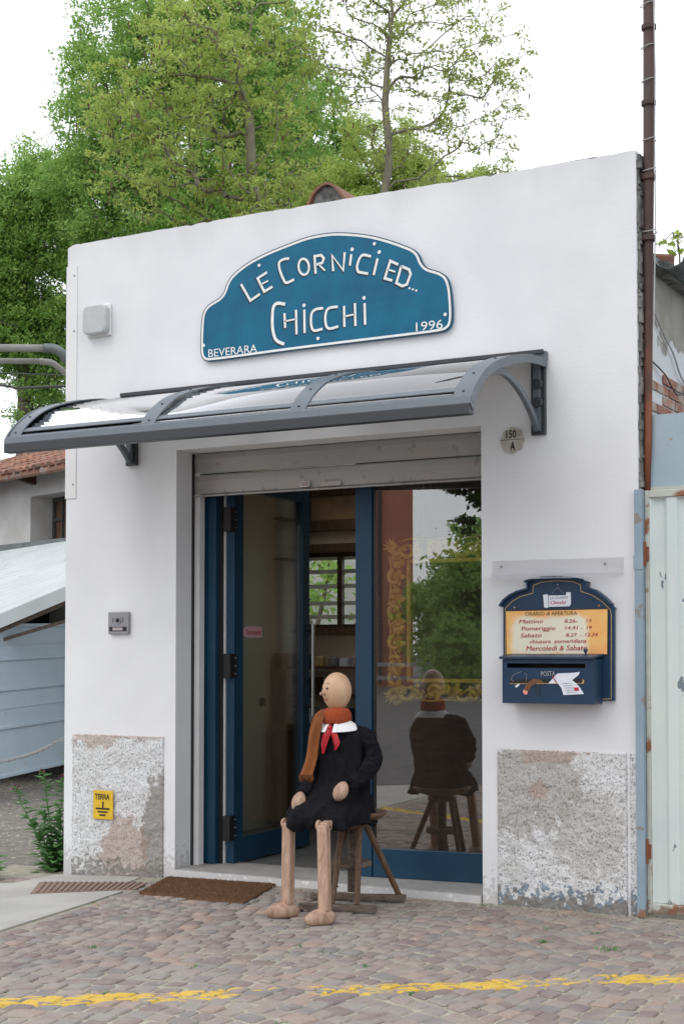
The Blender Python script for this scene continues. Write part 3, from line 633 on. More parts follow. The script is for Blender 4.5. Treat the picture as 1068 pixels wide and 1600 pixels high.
for _ in range(5200):
    x = rt.uniform(-13, -4.22); y = rt.uniform(-0.5, 9)
    s_ = rt.uniform(0.006, 0.02); z = gz(x, y) - 0.035; a = rt.uniform(0, 6.28); k = len(V)
    V += [(x + s_ * math.cos(a + t), y + s_ * math.sin(a + t), z) for t in (0, 1.6, 3.1, 4.7)] + [(x, y, z + s_ * rt.uniform(.4, .9))]
    F += [(k, k + 1, k + 4), (k + 1, k + 2, k + 4), (k + 2, k + 3, k + 4), (k + 3, k, k + 4)]
g = npobj('gravel', V, F, M['joint']); stuff(g); tag(g, 'loose grit along the foot of the wall and over the lane', 'gravel')

rtile = thing('ribbed_tile', 'ribbed reddish tile let into the concrete at the corner of the shop', 'tile', (-3.7, -0.5, -0.04))
TQ = [(-4.05, -0.42), (-3.24, -0.3), (-3.12, -0.6), (-3.72, -0.9)]
MB().add([(x, y, gz(x, y) - .03) for x, y in TQ] + [(x, y, gz(x, y) + .008) for x, y in TQ], [(0, 1, 2, 3), (4, 5, 6, 7), (0, 1, 5, 4), (1, 2, 6, 5), (2, 3, 7, 6), (3, 0, 4, 7)]).build('slab', MATS.setdefault('rt', mat('red_clay_tile', (0.26, 0.17, 0.135), 0.9, (0.2, 0.14, 0.115), 9, 1, bump=0.3)), rtile)
mb = MB()
for i in range(17):
    t = (i + .5) / 17
    t = .03 + .94 * t
    p = Vector((-4.05, -0.42, 0)).lerp(Vector((-3.24, -0.3, 0)), t); q = Vector((-3.72, -0.9, 0)).lerp(Vector((-3.12, -0.6, 0)), t)
    p = p.lerp(q, .04); q = q.lerp(p, .04); p.z = gz(p.x, 0) + .01; q.z = gz(q.x, 0) + .01
    mb.strip([p, q], 0.017, 0.01, (1, 0.14, 0))
mb.build('ribs', MATS['rt'], rtile)

# ================================================================== THE SHOP
shop = thing('shop_building', 'narrow white rendered frame shop with one wide doorway and bare roughcast plinths', 'building', (-2.1, 0, 0))
top = []
rr = random.Random(5); x = 0.0
while x > -4.19:
    top.append((x, 4.428 + rr.uniform(-0.0022, 0.0022) - (0.008 if rr.random() < 0.05 else 0) + 0.003 * math.sin(x * 1.7))); x -= rr.uniform(0.02, 0.07)
top.append((-4.19, 4.407))
front = [(0, -0.1)] + top + [(-4.19, -0.15), (-3.235, -0.1), (-3.235, 2.887), (-0.98, 2.887), (-0.98, -0.1)]
back = [(0, -0.1)] + top + [(-4.19, -0.15), (-3.236, -0.1), (-3.236, 2.887), (-0.98, 2.887), (-0.98, -0.1)]
wall = MB().prism(front, 0.0, 0.2, back).build('wall', M['white'], shop)
mb = MB(); mb.box(-0.98, -0.0, 0.2, 0.5, -0.1, 3.76); mb.slab([(-4.19, 0.2), (-3.236, 0.2), (-3.237, 0.5), (-4.19, 0.5)], -0.15, 3.76); mb.box(-3.33, -0.979, 0.2, 0.5, 2.888, 3.76)
mb.build('inner_wall', M['white'], shop)
# thin grey cement topping with chips
mb = MB(); r2 = random.Random(9); x = -4.19
while x < -0.02:
    w = r2.uniform(0.04, 0.25)
    if r2.random() < 0.35: mb.box(x, min(x + w, 0.0), 0.003 + r2.uniform(0, .03), 0.19, 4.39, 4.422 + r2.uniform(0.004, 0.012)); mb.build('coping_stone', M['coping'], shop); mb = MB()
    x += w
mb = MB(); z = 0.0                                     # raw edge of the older wall beside the pipe
while z < 4.4:
    h = r2.uniform(0.015, 0.06); mb.box(0.001, 0.01 + r2.uniform(0, .016), 0.012 + r2.uniform(0, .02), 0.19, z, min(z + h, 4.43)); z += h
mb.build('raw_edge', M['coping'], shop)
mb = MB()                                            # side walls (an added window in the right one brightens the room), back wall with a window hole
for a in ((0.2, 1.6, -0.1, 3.76), (3.0, 3.15, -0.1, 3.76), (1.6, 3.0, -0.1, 1.1), (1.6, 3.0, 2.7, 3.76)): mb.box(-0.018, 0.02, *a)
mb.box(-0.0181, 0.0195, 0.501, 0.502, 0, .01)
mb.build('wall', M['plaster'], shop)
sw = MB().box(-0.0, 0.01, 1.6, 3.0, 1.1, 1.14).build('added_side_window', M['wood_dark'], shop); MB().box(0.0, 0.01, 2.28, 2.32, 1.141, 2.7).build('mullion', M['wood_dark'], sw); MB().box(0.002, 0.006, 1.6, 2.279, 1.141, 2.7).build('pane', M['glass_leaf'], sw); MB().box(0.002, 0.006, 2.321, 3.0, 1.141, 2.7).build('pane', M['glass_leaf'], sw)  # unseen window, added to let daylight onto the left wall inside
MB().box(-4.19, -4.07, 0.5, 3.15, -0.15, 3.76).build('wall', M['house'], shop)
mb = MB(); BX0, BX1, BZ0, BZ1 = -4.02, -3.0, 1.72, 2.38
mb.box(-4.07, BX0, 2.95, 3.15, -0.1, 3.7); mb.box(BX1, -0.02, 2.95, 3.15, -0.1, 3.7); mb.box(BX0, BX1, 2.95, 3.15, -0.1, BZ0); mb.box(BX0, BX1, 2.95, 3.15, BZ1, 3.7)
mb.build('wall', M['int_wall'], shop)
KX0, KX1, KY0, KY1 = -3.8, -2.5, 1.35, 2.75
def around(z0, z1, x0, x1, y0, y1):
    mb = MB(); mb.box(x0, KX0, y0, y1, z0, z1); mb.box(KX1, x1, y0, y1, z0, z1); mb.box(KX0, KX1, y0, KY0, z0, z1); mb.box(KX0, KX1, KY1, y1, z0, z1); return mb
around(3.76, 3.84, -4.2, 0.1, 0.3, 3.25).build('roof', M['coping'], shop)
sk_ = around(3.02, 3.76, KX0 - .02, KX1 + .02, KY0 - .02, KY1 + .02).build('added_rooflight', M['lens_white'], shop); MB().box(KX0 - .05, KX1 + .05, KY0 - .05, KY1 + .05, 3.86, 3.87).build('pane', M['glass_leaf'], sk_)  # made-up opening hidden by the parapet, added to brighten the room
MB().box(-4.068, -4.05, 0.502, 2.949, 0, 3.7).build('lining', M['int_wall'], shop)
MB().box(-0.03, -0.019, 0.502, 1.6, 0, 2.97).build('lining', M['int_wall'], shop)
around(2.98, 3.019, -4.04, -0.03, 0.505, 2.945).build('ceiling', M['int_wall'], shop)
# floor: threshold and grey tiles
th = MB().box(-3.234, -0.985, -0.012, 0.47, -0.06, 0.042).build('threshold', M['sill'], shop, bevel=0.004)
MB().box(-3.232, -0.985, -0.024, -0.0125, -0.05, 0.036).build('threshold_edge', M['white'], shop)
MB().box(-4.06, -0.02, 0.47, 2.95, -0.05, 0.02).build('floor', M['joint'], shop)
tm = None
for i in range(7):
    for j in range(5):
        x0 = -4.04 + i * 0.6; y0 = 0.475 + j * 0.6
        if x0 > -0.3 or y0 > 2.8: continue
        MB().box(x0 + .002, min(x0 + 0.598, -0.03), y0 + .002, min(y0 + 0.598, 2.94), 0.0, 0.03).build('floor_tile', M['tiles'], shop)
# roughcast plinths: real relief
def plinth(x0, x1, z0, z1, m, seed, zl=None):
    rn = np.random.RandomState(seed); nx = int((x1 - x0) / 0.0075); nz = int((z1 - z0) / 0.0075)
    a = rn.rand(nz + 1, nx + 1)
    def blur(q, k):
        for _ in range(k): q = (q + np.roll(q, 1, 0) + np.roll(q, -1, 0) + np.roll(q, 1, 1) + np.roll(q, -1, 1)) / 5
        return q
    h = blur(a, 1); h = (h - h.mean()) / h.std(); l = blur(rn.rand(nz + 1, nx + 1), 18); l = (l - l.mean()) / l.std()
    y = -0.009 - 0.0017 * h - 0.0022 * l
    ex = rn.rand(nz + 1) * 0.006; xs = np.linspace(x0, x1, nx + 1); zs = np.linspace(z0, z1, nz + 1)
    X, Z = np.meshgrid(xs, zs); X[:, 0] += rn.rand(nz + 1) * 0.012; X[:, -1] -= rn.rand(nz + 1) * 0.012; Z[-1, :] -= rn.rand(nx + 1) * 0.012
    y[:, 0] = y[:, -1] = 0.002; y[-1, :] = 0.002
    V = np.stack([X.ravel(), y.ravel(), Z.ravel()], 1); w = nx + 1
    J, I = np.meshgrid(np.arange(nz), np.arange(nx), indexing='ij'); k = (J * w + I).ravel()
    return npobj('plinth', V, np.stack([k, k + 1, k + w + 1, k + w], 1), m, shop)
p = plinth(-4.118, -3.322, -0.1, 0.934, M['plinth_left'], 1); p['label'] = 'roughcast plinth patch with brown bare plaster and white paint remnants'
p = plinth(-0.885, -0.072, -0.06, 0.929, M['plinth_right'], 2); p['label'] = 'grey roughcast plinth patch with blue paint near the ground'
plinth(-0.066, -0.004, -0.06, 0.929, M['plinth_right'], 4)
# white metal cover strip with screws at the left corner
MB().box(-4.196, -4.1, -0.006, -0.0005, 2.6, 4.27).build('cover_strip', M['lens_white'], shop)
for z in (2.7, 3.25, 3.8, 4.2): MB().disc((-4.125, z), 0.007, -0.01, 0.004, 8).build('screw', M['grey_metal'], shop)
# chimney with a tile cap
ch = MB().slab([(-3.3, 2.0), (-3.02, 2.0), (-3.02, 2.3), (-3.3, 2.3)], 3.84, 5.16).build('chimney', M['coping'], shop)
mb = MB(); mb.prism([(-3.31, 5.12), (-3.27, 5.2), (-3.2, 5.25), (-3.13, 5.255), (-3.06, 5.2), (-3.01, 5.13)], 1.98, 2.32)
mb.build('cap', M['coping'], ch)
mb = MB()
mb.strip(smooth_curve([(-3.33, 2.13, 5.11), (-3.28, 2.13, 5.205), (-3.2, 2.13, 5.262), (-3.13, 2.13, 5.267), (-3.055, 2.13, 5.21), (-2.99, 2.13, 5.12)], 3), 0.38, 0.02, (0, 1, 0))
o = mb.build('ridge_tile', M['rooftile'], ch)

# door frame and fixed light (parts of the shop)
D = M['door']
MB().box(-3.236, -3.112, 0.30, 0.37, 0.043, 2.8).build('door_frame', D, shop, bevel=0.003)
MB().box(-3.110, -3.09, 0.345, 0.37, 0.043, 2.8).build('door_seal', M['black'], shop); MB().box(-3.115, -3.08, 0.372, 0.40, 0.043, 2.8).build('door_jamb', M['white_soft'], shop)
MB().box(-2.01, -1.892, 0.30, 0.37, 0.043, 2.8).build('door_post', D, shop, bevel=0.003)
MB().box(-3.23, -0.982, 0.30, 0.37, 2.801, 2.885).build('door_header', D, shop)
PR = Matrix.Translation((-1.891, .335, 0)) @ Matrix.Rotation(R(7), 4, 'Z') @ Matrix.Translation((1.891, -.335, 0))   # the fixed light stands a little askew
MB().box(-1.889, -0.965, 0.305, 0.365, 0.044, 0.23, PR).build('bottom_rail', D, shop, bevel=0.003)
MB().box(-1.889, -0.97, 0.332, 0.338, 0.23, 2.8, PR).build('window_pane', M['glass'], shop)
MB().box(-1.889, -1.879, 0.318, 0.331, 0.231, 2.8, PR).build('window_bead', M['black'], shop)
# roller shutter
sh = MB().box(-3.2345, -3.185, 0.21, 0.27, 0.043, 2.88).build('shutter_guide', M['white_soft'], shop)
MB().box(-3.2345, -3.226, 0.185, 0.209, 0.043, 2.88).build('shutter_guide', M['black'], shop)
for z0, nm in ((2.592, 'shutter_bottom_bar'), (2.742, 'shutter_slat')):
    pr = [(a + .02, b) for a, b in [(0.2, z0), (0.19, z0 + .012), (0.186, z0 + .06), (0.183, z0 + .1), (0.19, z0 + .134), (0.2, z0 + .144), (0.206, z0 + .144), (0.206, z0)]]
    mb = MB(); vs = [(x, y, z) for x in (-3.235, -0.984) for y, z in pr]; n_ = len(pr)
    mb.add(vs, [tuple(range(n_)), tuple(range(n_, 2 * n_))[::-1]] + [(i, n_ + i, n_ + (i + 1) % n_, (i + 1) % n_) for i in range(n_)])
    mb.build(nm, M['galv'], shop)
MB().box(-3.235, -0.984, 0.196, 0.23, 2.582, 2.5905).build('shutter_lip', M['galv'], shop)
MB().box(-3.235, -0.984, 0.232, 0.295, 2.86, 2.886).build('shutter_box', M['black'], shop)
bb = MB().box(-2.36, -2.29, 0.175, 0.202, 2.603, 2.64).build('latch', M['steel'], shop, bevel=0.004)
MB().box(-2.2, -2.06, 0.185, 0.202, 2.6, 2.63).build('latch', M['galv'], shop, bevel=0.006)
for i in range(9): MB().disc((-3.1 + i * 0.26, 2.61), 0.006, 0.2, 0.004, 8).build('rivet', M['steel'], shop)

# open glazed leaf: folded back on its hinges
leaf = thing('glazed_door', 'blue framed glass door leaf standing open into the shop', 'door', (-3.04, 0.38, 0.045))
LL = 1.1
def leafbox(a0, a1, t0, t1, z0, z1, name, m, bevel=0.003, par=None):
    mb = MB(); mb.box(t0, t1, a0, a1, z0, z1)
    o = mb.build(name, m, None, bevel=bevel); o.parent = par or leaf; o.location = (0, 0, 0); return o
# leaf-local: y runs along the leaf, x is its thickness (positive faces the opening)
leafbox(0, 0.125, -0.03, 0.03, 0, 2.72, 'stile', D); leafbox(LL - 0.11, LL, -0.03, 0.03, 0, 2.72, 'stile', D)
leafbox(0.126, LL - 0.111, -0.028, 0.028, 0, 0.17, 'rail', D); leafbox(0.126, LL - 0.111, -0.028, 0.028, 2.6, 2.72, 'rail', D)
leafbox(0.126, LL - 0.111, -0.004, 0.004, 0.171, 2.599, 'glass', M['glass_leaf'], 0)
def lt(name, mb, m, par=None): 
    o = mb.build(name, m, None); o.parent = par or leaf; return o
hd = lt('handle', MB().tube([(0.09, LL - 0.06, 0.98), (0.09, LL - 0.06, 1.68)], 0.014, 12), M['steel'])
for z in (1.05, 1.62): lt('handle_bracket', MB().tube([(0.03, LL - 0.06, z), (0.09, LL - 0.06, z)], 0.009, 8), M['black'], hd)
for z in (0.16, 1.28, 2.3):
    h_ = lt('hinge', MB().box(-0.02, 0.034, -0.06, 0.03, z, z + 0.17), M['black'])
    for k in range(3): lt('hinge_screw', MB().ball((0.036, 0.012, z + 0.03 + k * 0.055), 0.004, nu=8, nv=6), M['steel'], h_)
lt('lock', MB().box(-0.026, 0.04, LL - 0.1, LL - 0.08, 1.22, 1.3), M['black'])
# small pink arrow label reading Suonare, stuck on the glass and facing the opening
ar = MB().add([(0.0052, y, z) for y, z in ((0.13, 1.602), (0.2, 1.645), (0.42, 1.645), (0.42, 1.565), (0.2, 1.565))] + [(0.0068, y, z) for y, z in ((0.13, 1.602), (0.2, 1.645), (0.42, 1.645), (0.42, 1.565), (0.2, 1.565))],
    [(0, 1, 2, 3, 4), (5, 6, 7, 8, 9)] + [(i, (i + 1) % 5, 5 + (i + 1) % 5, 5 + i) for i in range(5)])
ar_o = ar.build('arrow_label', M['hotpink'], None); ar_o.parent = leaf
tx = text_mesh('Suonare', (0.20, 1.588), (0.405, 1.588), (0.20, 1.623), 0, bold=0.02, m=M['red_ink'], parent=None)
for v in tx.data.vertices: v.co = Vector((0.0072 - v.co.y * 0.2, v.co.x, v.co.z))
tx.parent = ar_o
leaf.rotation_euler = (0, 0, R(1.5))
# back window of the room with white bars
for nm, a, b, c, d_ in (('frame', BX0, BX0 + .07, BZ0, BZ1), ('frame', BX1 - .07, BX1, BZ0, BZ1), ('frame', BX0 + .071, BX1 - .071, BZ0, BZ0 + .03), ('frame', BX0 + .071, BX1 - .071, BZ1 - .04, BZ1), ('mullion', -3.62, -3.575, BZ0 + .031, BZ1 - .041), ('mullion', -3.28, -3.25, BZ0 + .031, BZ1 - .041)):
    if nm == 'frame' and a == BX0:
        bw = MB().box(a, b, 2.97, 3.02, c, d_).build('back_window', M['wood_dark'], shop)
    else: MB().box(a, b, 2.97, 3.02, c, d_).build(nm, M['wood_dark'], bw)
MB().box(BX0 + .07, BX1 - .07, 2.99, 2.996, BZ0 + .03, BZ1 - .04).build('pane', M['glass_leaf'], bw)
for z in (1.80, 1.92, 2.07, 2.20, 2.32): MB().box(BX0, BX1, 3.08, 3.105, z, z + 0.036).build('bar', M['lens_white'], bw)
MB().box(BX0 - .12, BX1 + .1, 2.9, 2.948, BZ1 + .001, BZ1 + 0.07).build('lintel', M['wood_brown'], bw); MB().box(BX0 - .12, BX1 + .1, 2.86, 2.948, BZ0 - 0.06, BZ0 - .001).build('sill', M['wood_brown'], bw)

# ------------------------------------------------------------------ things inside
def frame_thing(name, label, x0, x1, z0, z1, y, w, m, art, group=None):
    t = thing(name, label, 'picture', ((x0 + x1) / 2, y, z0), group)
    mb = MB().prism([(x0, z0), (x1, z0), (x1, z1), (x0, z1)], y - 0.035, y); 
    fr_ = MB()
    for a, b, c, d_ in ((x0, x1, z0, z0 + w), (x0, x1, z1 - w, z1), (x0, x0 + w, z0 + w + .001, z1 - w - .001), (x1 - w, x1, z0 + w + .001, z1 - w - .001)): fr_.box(a, b, y - 0.05, y, c, d_)
    fr_.build('frame', m, t, bevel=0.008); MB().box(x0 + w, x1 - w, y - .02, y - .01, z0 + w, z1 - w).build('canvas', art, t); return t
frame_thing('picture', 'large brown framed picture hanging over the back window of the room', -3.95, -2.75, 2.56, 3.0 - .03, 2.94, 0.1, M['wood_brown'], M['art_warm'])
frame_thing('picture', 'small dark framed picture on the column seen through the door glass', -4.02, -3.9, 2.3, 2.62, 2.9, 0.025, M['black'], M['canvas_art'])
dr = thing('interior_door', 'pale green flush door in the side wall seen through the door glass', 'door', (-4.04, 1.95, 0.03))
MB().box(-4.05, -4.015, 1.72, 2.42, 0.03, 2.36).build('panel', M['int_light'], dr, bevel=0.003); MB().box(-4.015, -3.97, 2.34, 2.36, 1.05, 1.12).build('handle', M['black'], dr)
col = thing('stone_pillar', 'rough stone pillar against the side wall inside the shop', 'pillar', (-3.98, 2.75, 0.03))
MB().box(-4.049, -3.97, 2.66, 2.86, 1.5, 2.97).build('shaft', M['plinth_left'], col, bevel=0.01)
for z in (2.65, 2.3): MB().box(-4.0, -3.92, 2.55, 2.93, z, z + .02).build('iron_strap', M['black'], col)
t = thing('picture_rail_stock', 'dark frame mouldings leaning against the side wall inside', 'mouldings', (-3.95, 2.5, 0.03))
MB().box(-4.01, -3.96, 2.55, 2.62, 0.03, 1.5).build('moulding', M['wood_dark'], t); MB().box(-4.01, -3.965, 2.64, 2.68, 0.03, 1.35).build('moulding', M['wood_dark'], t)
# workbench and shelves at the back
wb = thing('workbench', 'workbench with shelves of tools and tins below the back window', 'workbench', (-3.2, 2.7, 0.03))
MB().box(-3.98, -2.4, 2.45, 2.93, 0.85, 0.9).build('bench_top', M['wood_brown'], wb)
for x in (-3.95, -2.45): MB().box(x, x + .06, 2.47, 2.91, 0.03, 0.849).build('leg', M['wood_brown'], wb)
for z in (1.12, 1.36): MB().box(-3.98, -2.4, 2.73, 2.93, z, z + .025).build('shelf', M['wood_brown'], wb)
rk = random.Random(21)
ITEMS = [('tin', 'orange brown', 'brick'), ('jar', 'cream', 'plate'), ('box', 'dark wooden', 'wood_dark'), ('book', 'navy', 'navy'), ('tin', 'grey', 'grey_metal'), ('jar', 'amber', 'gold_line'), ('book', 'white', 'paper'), ('box', 'brown', 'canvas_art'), ('tin', 'navy', 'navy')]
for z, where in ((0.9, 'bench top'), (1.145, 'lower wall shelf'), (1.385, 'upper wall shelf')):
    x = -3.93
    for k_, cn_, mk in rk.sample(ITEMS, 9):
        w = rk.uniform(0.06, 0.12); h = rk.uniform(0.07, 0.17); mb = MB()
        if k_ in ('tin', 'jar'): mb.lathe([(w * .42, z + .001), (w * .45, z + .01), (w * .45, z + h * .8), (w * .3, z + h * .9), (w * .3, z + h)], 12, (x + w / 2, 2.82, 0.002))
        else: mb.box(x, x + w * .9, 2.75, 2.88, z + .001, z + h)
        tag(mb.build(k_, M[mk], None), 'small %s %s standing on the %s under the back window' % (cn_, k_, where), k_, 'small stock on the shelves inside the shop')
        x += w + rk.uniform(0.02, 0.06)
# gilt carved frame behind the fixed pane
gf = thing('gilt_frame', 'large carved gilt frame of open scrollwork standing in the shop window', 'picture frame', (-1.2, 0.58, 1.18))
GX0, GX1, GZ0, GZ1, GY = -1.90, -0.3, 1.175, 2.25, 0.52
mb = MB(); w = 0.028
for a, b, c, d_ in ((GX0 + .165, GX1 - .165, GZ0 + .13, GZ0 + .13 + w), (GX0 + .165, GX1 - .165, GZ1 - .13 - w, GZ1 - .13), (GX0 + .165, GX0 + .165 + w, GZ0 + .16, GZ1 - .16), (GX1 - .165 - w, GX1 - .165, GZ0 + .16, GZ1 - .16)): mb.box(a, b, GY - .02, GY + .02, c, d_)
mb.build('inner_rail', M['gilt'], gf, bevel=0.006)
for a_, b_, c_, d2_ in ((GX0 + .02, GX0 + .15, GZ0 + .02, GZ1 - .02), (GX1 - .15, GX1 - .02, GZ0 + .02, GZ1 - .02), (GX0 + .151, GX1 - .151, GZ0 + .02, GZ0 + .12), (GX0 + .151, GX1 - .151, GZ1 - .12, GZ1 - .02)):
    L1 = b_ - a_ > d2_ - c_; ln_ = (b_ - a_) if L1 else (d2_ - c_); n3 = int(ln_ / .13); mb = MB()
    for k in range(n3):                                   # leafy ground of the carving, pierced between the scrolls
        u = (k + .5) / n3; cx_, cz_ = (a_ + (b_ - a_) * u, (c_ + d2_) / 2) if L1 else ((a_ + b_) / 2, c_ + (d2_ - c_) * u)
        pts = [(cx_ + (.05 + .016 * math.cos(5 * t)) * math.cos(t), cz_ + (.05 + .016 * math.cos(5 * t)) * math.sin(t)) for t in [q * math.pi / 12 for q in range(24)]]
        mb.prism(pts, GY - .003 + .001 * (k % 2), GY + .006)
    mb.build('carved_ground', M['gilt'], gf)
mb = MB()
for i in range(46):
    z = GZ0 + .14 + i * 0.018
    mb.ball((GX0 + .185, GY - .024, z), 0.0065, nu=6, nv=4)
mb.build('beading', M['gilt'], gf)
def scroll(mb, cx, cz, r, sgn, rot):
    pts = []
    for k in range(22):
        t = k / 21; a = rot + sgn * t * 4.6; q = r * (1 - 0.78 * t)
        pts.append((cx + q * math.cos(a), GY - 0.012 * math.sin(t * 3.1) - 0.01, cz + q * math.sin(a)))
    mb.tube(pts, [0.017 * (1 - .55 * k / 21) + 0.004 for k in range(22)], 6)
    mb.ball((cx, GY - .03, cz), r * 0.24, nu=10, nv=7)
def acanthus(mb, cx, cz, r, a0):
    for k in range(5):
        a = a0 + (k - 2) * 0.42
        p0 = Vector((cx, GY - .01, cz)); p1 = Vector((cx + r * math.cos(a), GY - .03, cz + r * math.sin(a))); pm = (p0 + p1) / 2 + Vector((0, -.012, 0))
        mb.tube([p0, pm, p1], [0.009, 0.013, 0.002], 5)
def motif(name, horizontal, u0, u1, edge, sgn):
    """one length of pierced scrollwork"""
    mb = MB(); n_ = max(1, round((u1 - u0) / 0.2)); st = (u1 - u0) / n_
    for i in range(n_):
        u = u0 + (i + .5) * st; s2 = 1 if i % 2 else -1
        if horizontal:
            scroll(mb, u - .04, edge, 0.058, s2, 0.3 * s2); scroll(mb, u + .06, edge + .01 * s2, 0.04, -s2, 2.6)
            acanthus(mb, u + .05, edge - .03 * sgn, 0.05, (math.pi / 2) * sgn + .5 * s2)
        else:
            scroll(mb, edge, u - .04, 0.058, s2, 1.8 * s2); scroll(mb, edge + .01 * s2, u + .06, 0.042, -s2, .5)
            acanthus(mb, edge + .02 * s2, u + .03, 0.05, 1.57 * s2)
    pts = [((u0 + (u1 - u0) * k / 40), edge + .035 * math.sin(k * 0.94)) for k in range(41)]
    mb.tube([(p, GY, q) if horizontal else (q, GY, p) for p, q in pts], 0.009, 6)
    o_ = edge + sgn * .058
    pts = [((u0 + (u1 - u0) * k / 40), o_ + .014 * abs(math.sin(k * 0.47))) for k in range(41)]
    mb.tube([(p, GY, q) if horizontal else (q, GY, p) for p, q in pts], 0.007, 6)
    mb.build(name, M['gilt'], gf, smooth=True)
motif('top_scrollwork', True, GX0 + .1, GX1 - .1, GZ1 - .065, 1); motif('bottom_scrollwork', True, GX0 + .1, GX1 - .1, GZ0 + .065, -1)
motif('side_scrollwork', False, GZ0 + .1, GZ1 - .1, GX0 + .085, -1); motif('side_scrollwork', False, GZ0 + .1, GZ1 - .1, GX1 - .085, 1)
for cx, cz, a in ((GX0 + .07, GZ1 - .05, 2.4), (GX1 - .07, GZ1 - .05, .8), (GX0 + .07, GZ0 + .05, -2.4), (GX1 - .07, GZ0 + .05, -.8)):
    mb = MB(); acanthus(mb, cx, cz, 0.075, a); acanthus(mb, cx, cz, 0.05, a + 1.3); acanthus(mb, cx, cz, 0.05, a - 1.3); scroll(mb, cx + .03, cz - .02, .04, 1, a); mb.build('corner_leaf', M['gilt'], gf, smooth=True)
bdp = thing('added_dark_panel', 'added dark brown panel behind the gilt frame, darkening the view through the pane', 'panel', (-1.3, 1.2, 0.03))  # made-up board: keeps the view dark so the pane's reflection reads
MB().box(-2.42, -0.06, 1.2, 1.23, 0.03, 2.97).build('board', M['wood_dark'], bdp)
for x in (-2.3, -0.2): MB().box(x, x + .06, 1.231, 1.6, 0.03, 0.09).build('foot', M['wood_dark'], bdp)
# two cords it hangs by
for x in (-1.62, -0.75): MB().tube([(x, GY, GZ1 - .1), (x, GY, 2.97)], 0.002, 5).build('cord', M['wire'], gf)

# ================================================================== ON THE FACADE
# name sign
sg = thing('shop_sign', 'curved blue shop sign with white hand lettering above the awning', 'sign', (-2.1, -0.02, 3.5))
ol = smooth_curve(SIGN['outline'][:], 3, True)
MB().prism(ol, -0.03, -0.006).build('board', M['blue'], sg)
def inset(pts, d):
    P = [Vector(p[:2]) for p in pts]; out = []
    area = sum(P[i - 1].x * P[i].y - P[i].x * P[i - 1].y for i in range(len(P))); s_ = 1 if area > 0 else -1
    for i, p in enumerate(P):
        t = (P[(i + 1) % len(P)] - P[i - 1]).normalized(); out.append((p.x - t.y * d * s_, p.y + t.x * d * s_))
    return out
MB().stroke(inset(ol, 0.014), 0.015, -0.0322, 0.002, True).build('border_line', M['letter'], sg)
MB().stroke(inset(ol, 0.0045), 0.009, -0.0312, 0.001, True).build('dark_edge', M['ink'], sg)
strokes = {k: v for k, v in SIGN.items() if k in ('L','E','Em','C','R','R2','N','I','C2','I2','E2','E2m','D','C3','H','Ha','Hb','I3','C4','C5','H2','H2a','H2b','I4')}
groups = [('letter_l', ['L']), ('letter_e', ['E', 'Em']), ('letter_c', ['C']), ('letter_r', ['R', 'R2']), ('letter_n', ['N']), ('letter_i', ['I']), ('letter_c', ['C2']), ('letter_i', ['I2']), ('letter_e', ['E2', 'E2m']), ('letter_d', ['D']),
          ('letter_c', ['C3']), ('letter_h', ['H', 'Ha', 'Hb']), ('letter_i', ['I3']), ('letter_c', ['C4']), ('letter_c', ['C5']), ('letter_h', ['H2', 'H2a', 'H2b']), ('letter_i', ['I4'])]
curvy = {'C', 'C2', 'C3', 'C4', 'C5'}
def ribbon(nm, keys, extra=0.0, dx=0, dz=0, y=-0.034, m=None, par=None):
    mb = MB()
    for kk in keys:
        p = SIGN[kk]; w = 0.0165 if kk != 'C3' else 0.021
        if kk in ('Em', 'E2m', 'Ha', 'H2a', 'R2'): w = 0.0105
        if kk in curvy: p = smooth_curve(p, 4)
        mb.stroke([(a + dx, b + dz) for a, b in [q[:2] for q in p]], w + extra, y, 0.002)
    return mb.build(nm, m, par)
shm = MB()
for nm, keys in groups:
    l_ = ribbon(nm, keys, m=M['letter'], par=sg)
    ribbon('shadow', keys, 0.008, -0.006, -0.005, -0.0318, M['ink'], l_)
oc, oa, ob_ = SIGN['Oc']
ring = [(oc[0] + (oa[0] - oc[0]) * 0.85 * math.cos(a) + (ob_[0] - oc[0]) * 0.9 * math.sin(a), oc[1] + (oa[1] - oc[1]) * .85 * math.cos(a) + (ob_[1] - oc[1]) * 0.9 * math.sin(a)) for a in [i * math.pi / 12 for i in range(24)]]
l_ = MB().stroke(ring, 0.015, -0.034, 0.002, True).build('letter_o', M['letter'], sg); MB().stroke([(a - .005, b - .005) for a, b in ring], 0.022, -0.0318, 0.0015, True).build('shadow', M['ink'], l_)
for i, c in enumerate(SIGN['dots']): MB().disc(c, 0.012 if i < 4 else 0.007, -0.034, 0.002).build('dot', M['letter'], sg)
for c in SIGN['bolts']: MB().disc(c, 0.011, -0.037, 0.006, 10).build('bolt', M['letter'], sg)
a = SIGN['beverara']; text_mesh('BEVERARA', a[0], a[1], a[2], -0.0345, bold=0.0, name='town_lettering', m=M['letter'], parent=sg)
a = SIGN['y1996']; text_mesh('1996', a[0], a[1], a[2], -0.0345, bold=0.0, name='year_lettering', m=M['letter'], parent=sg)

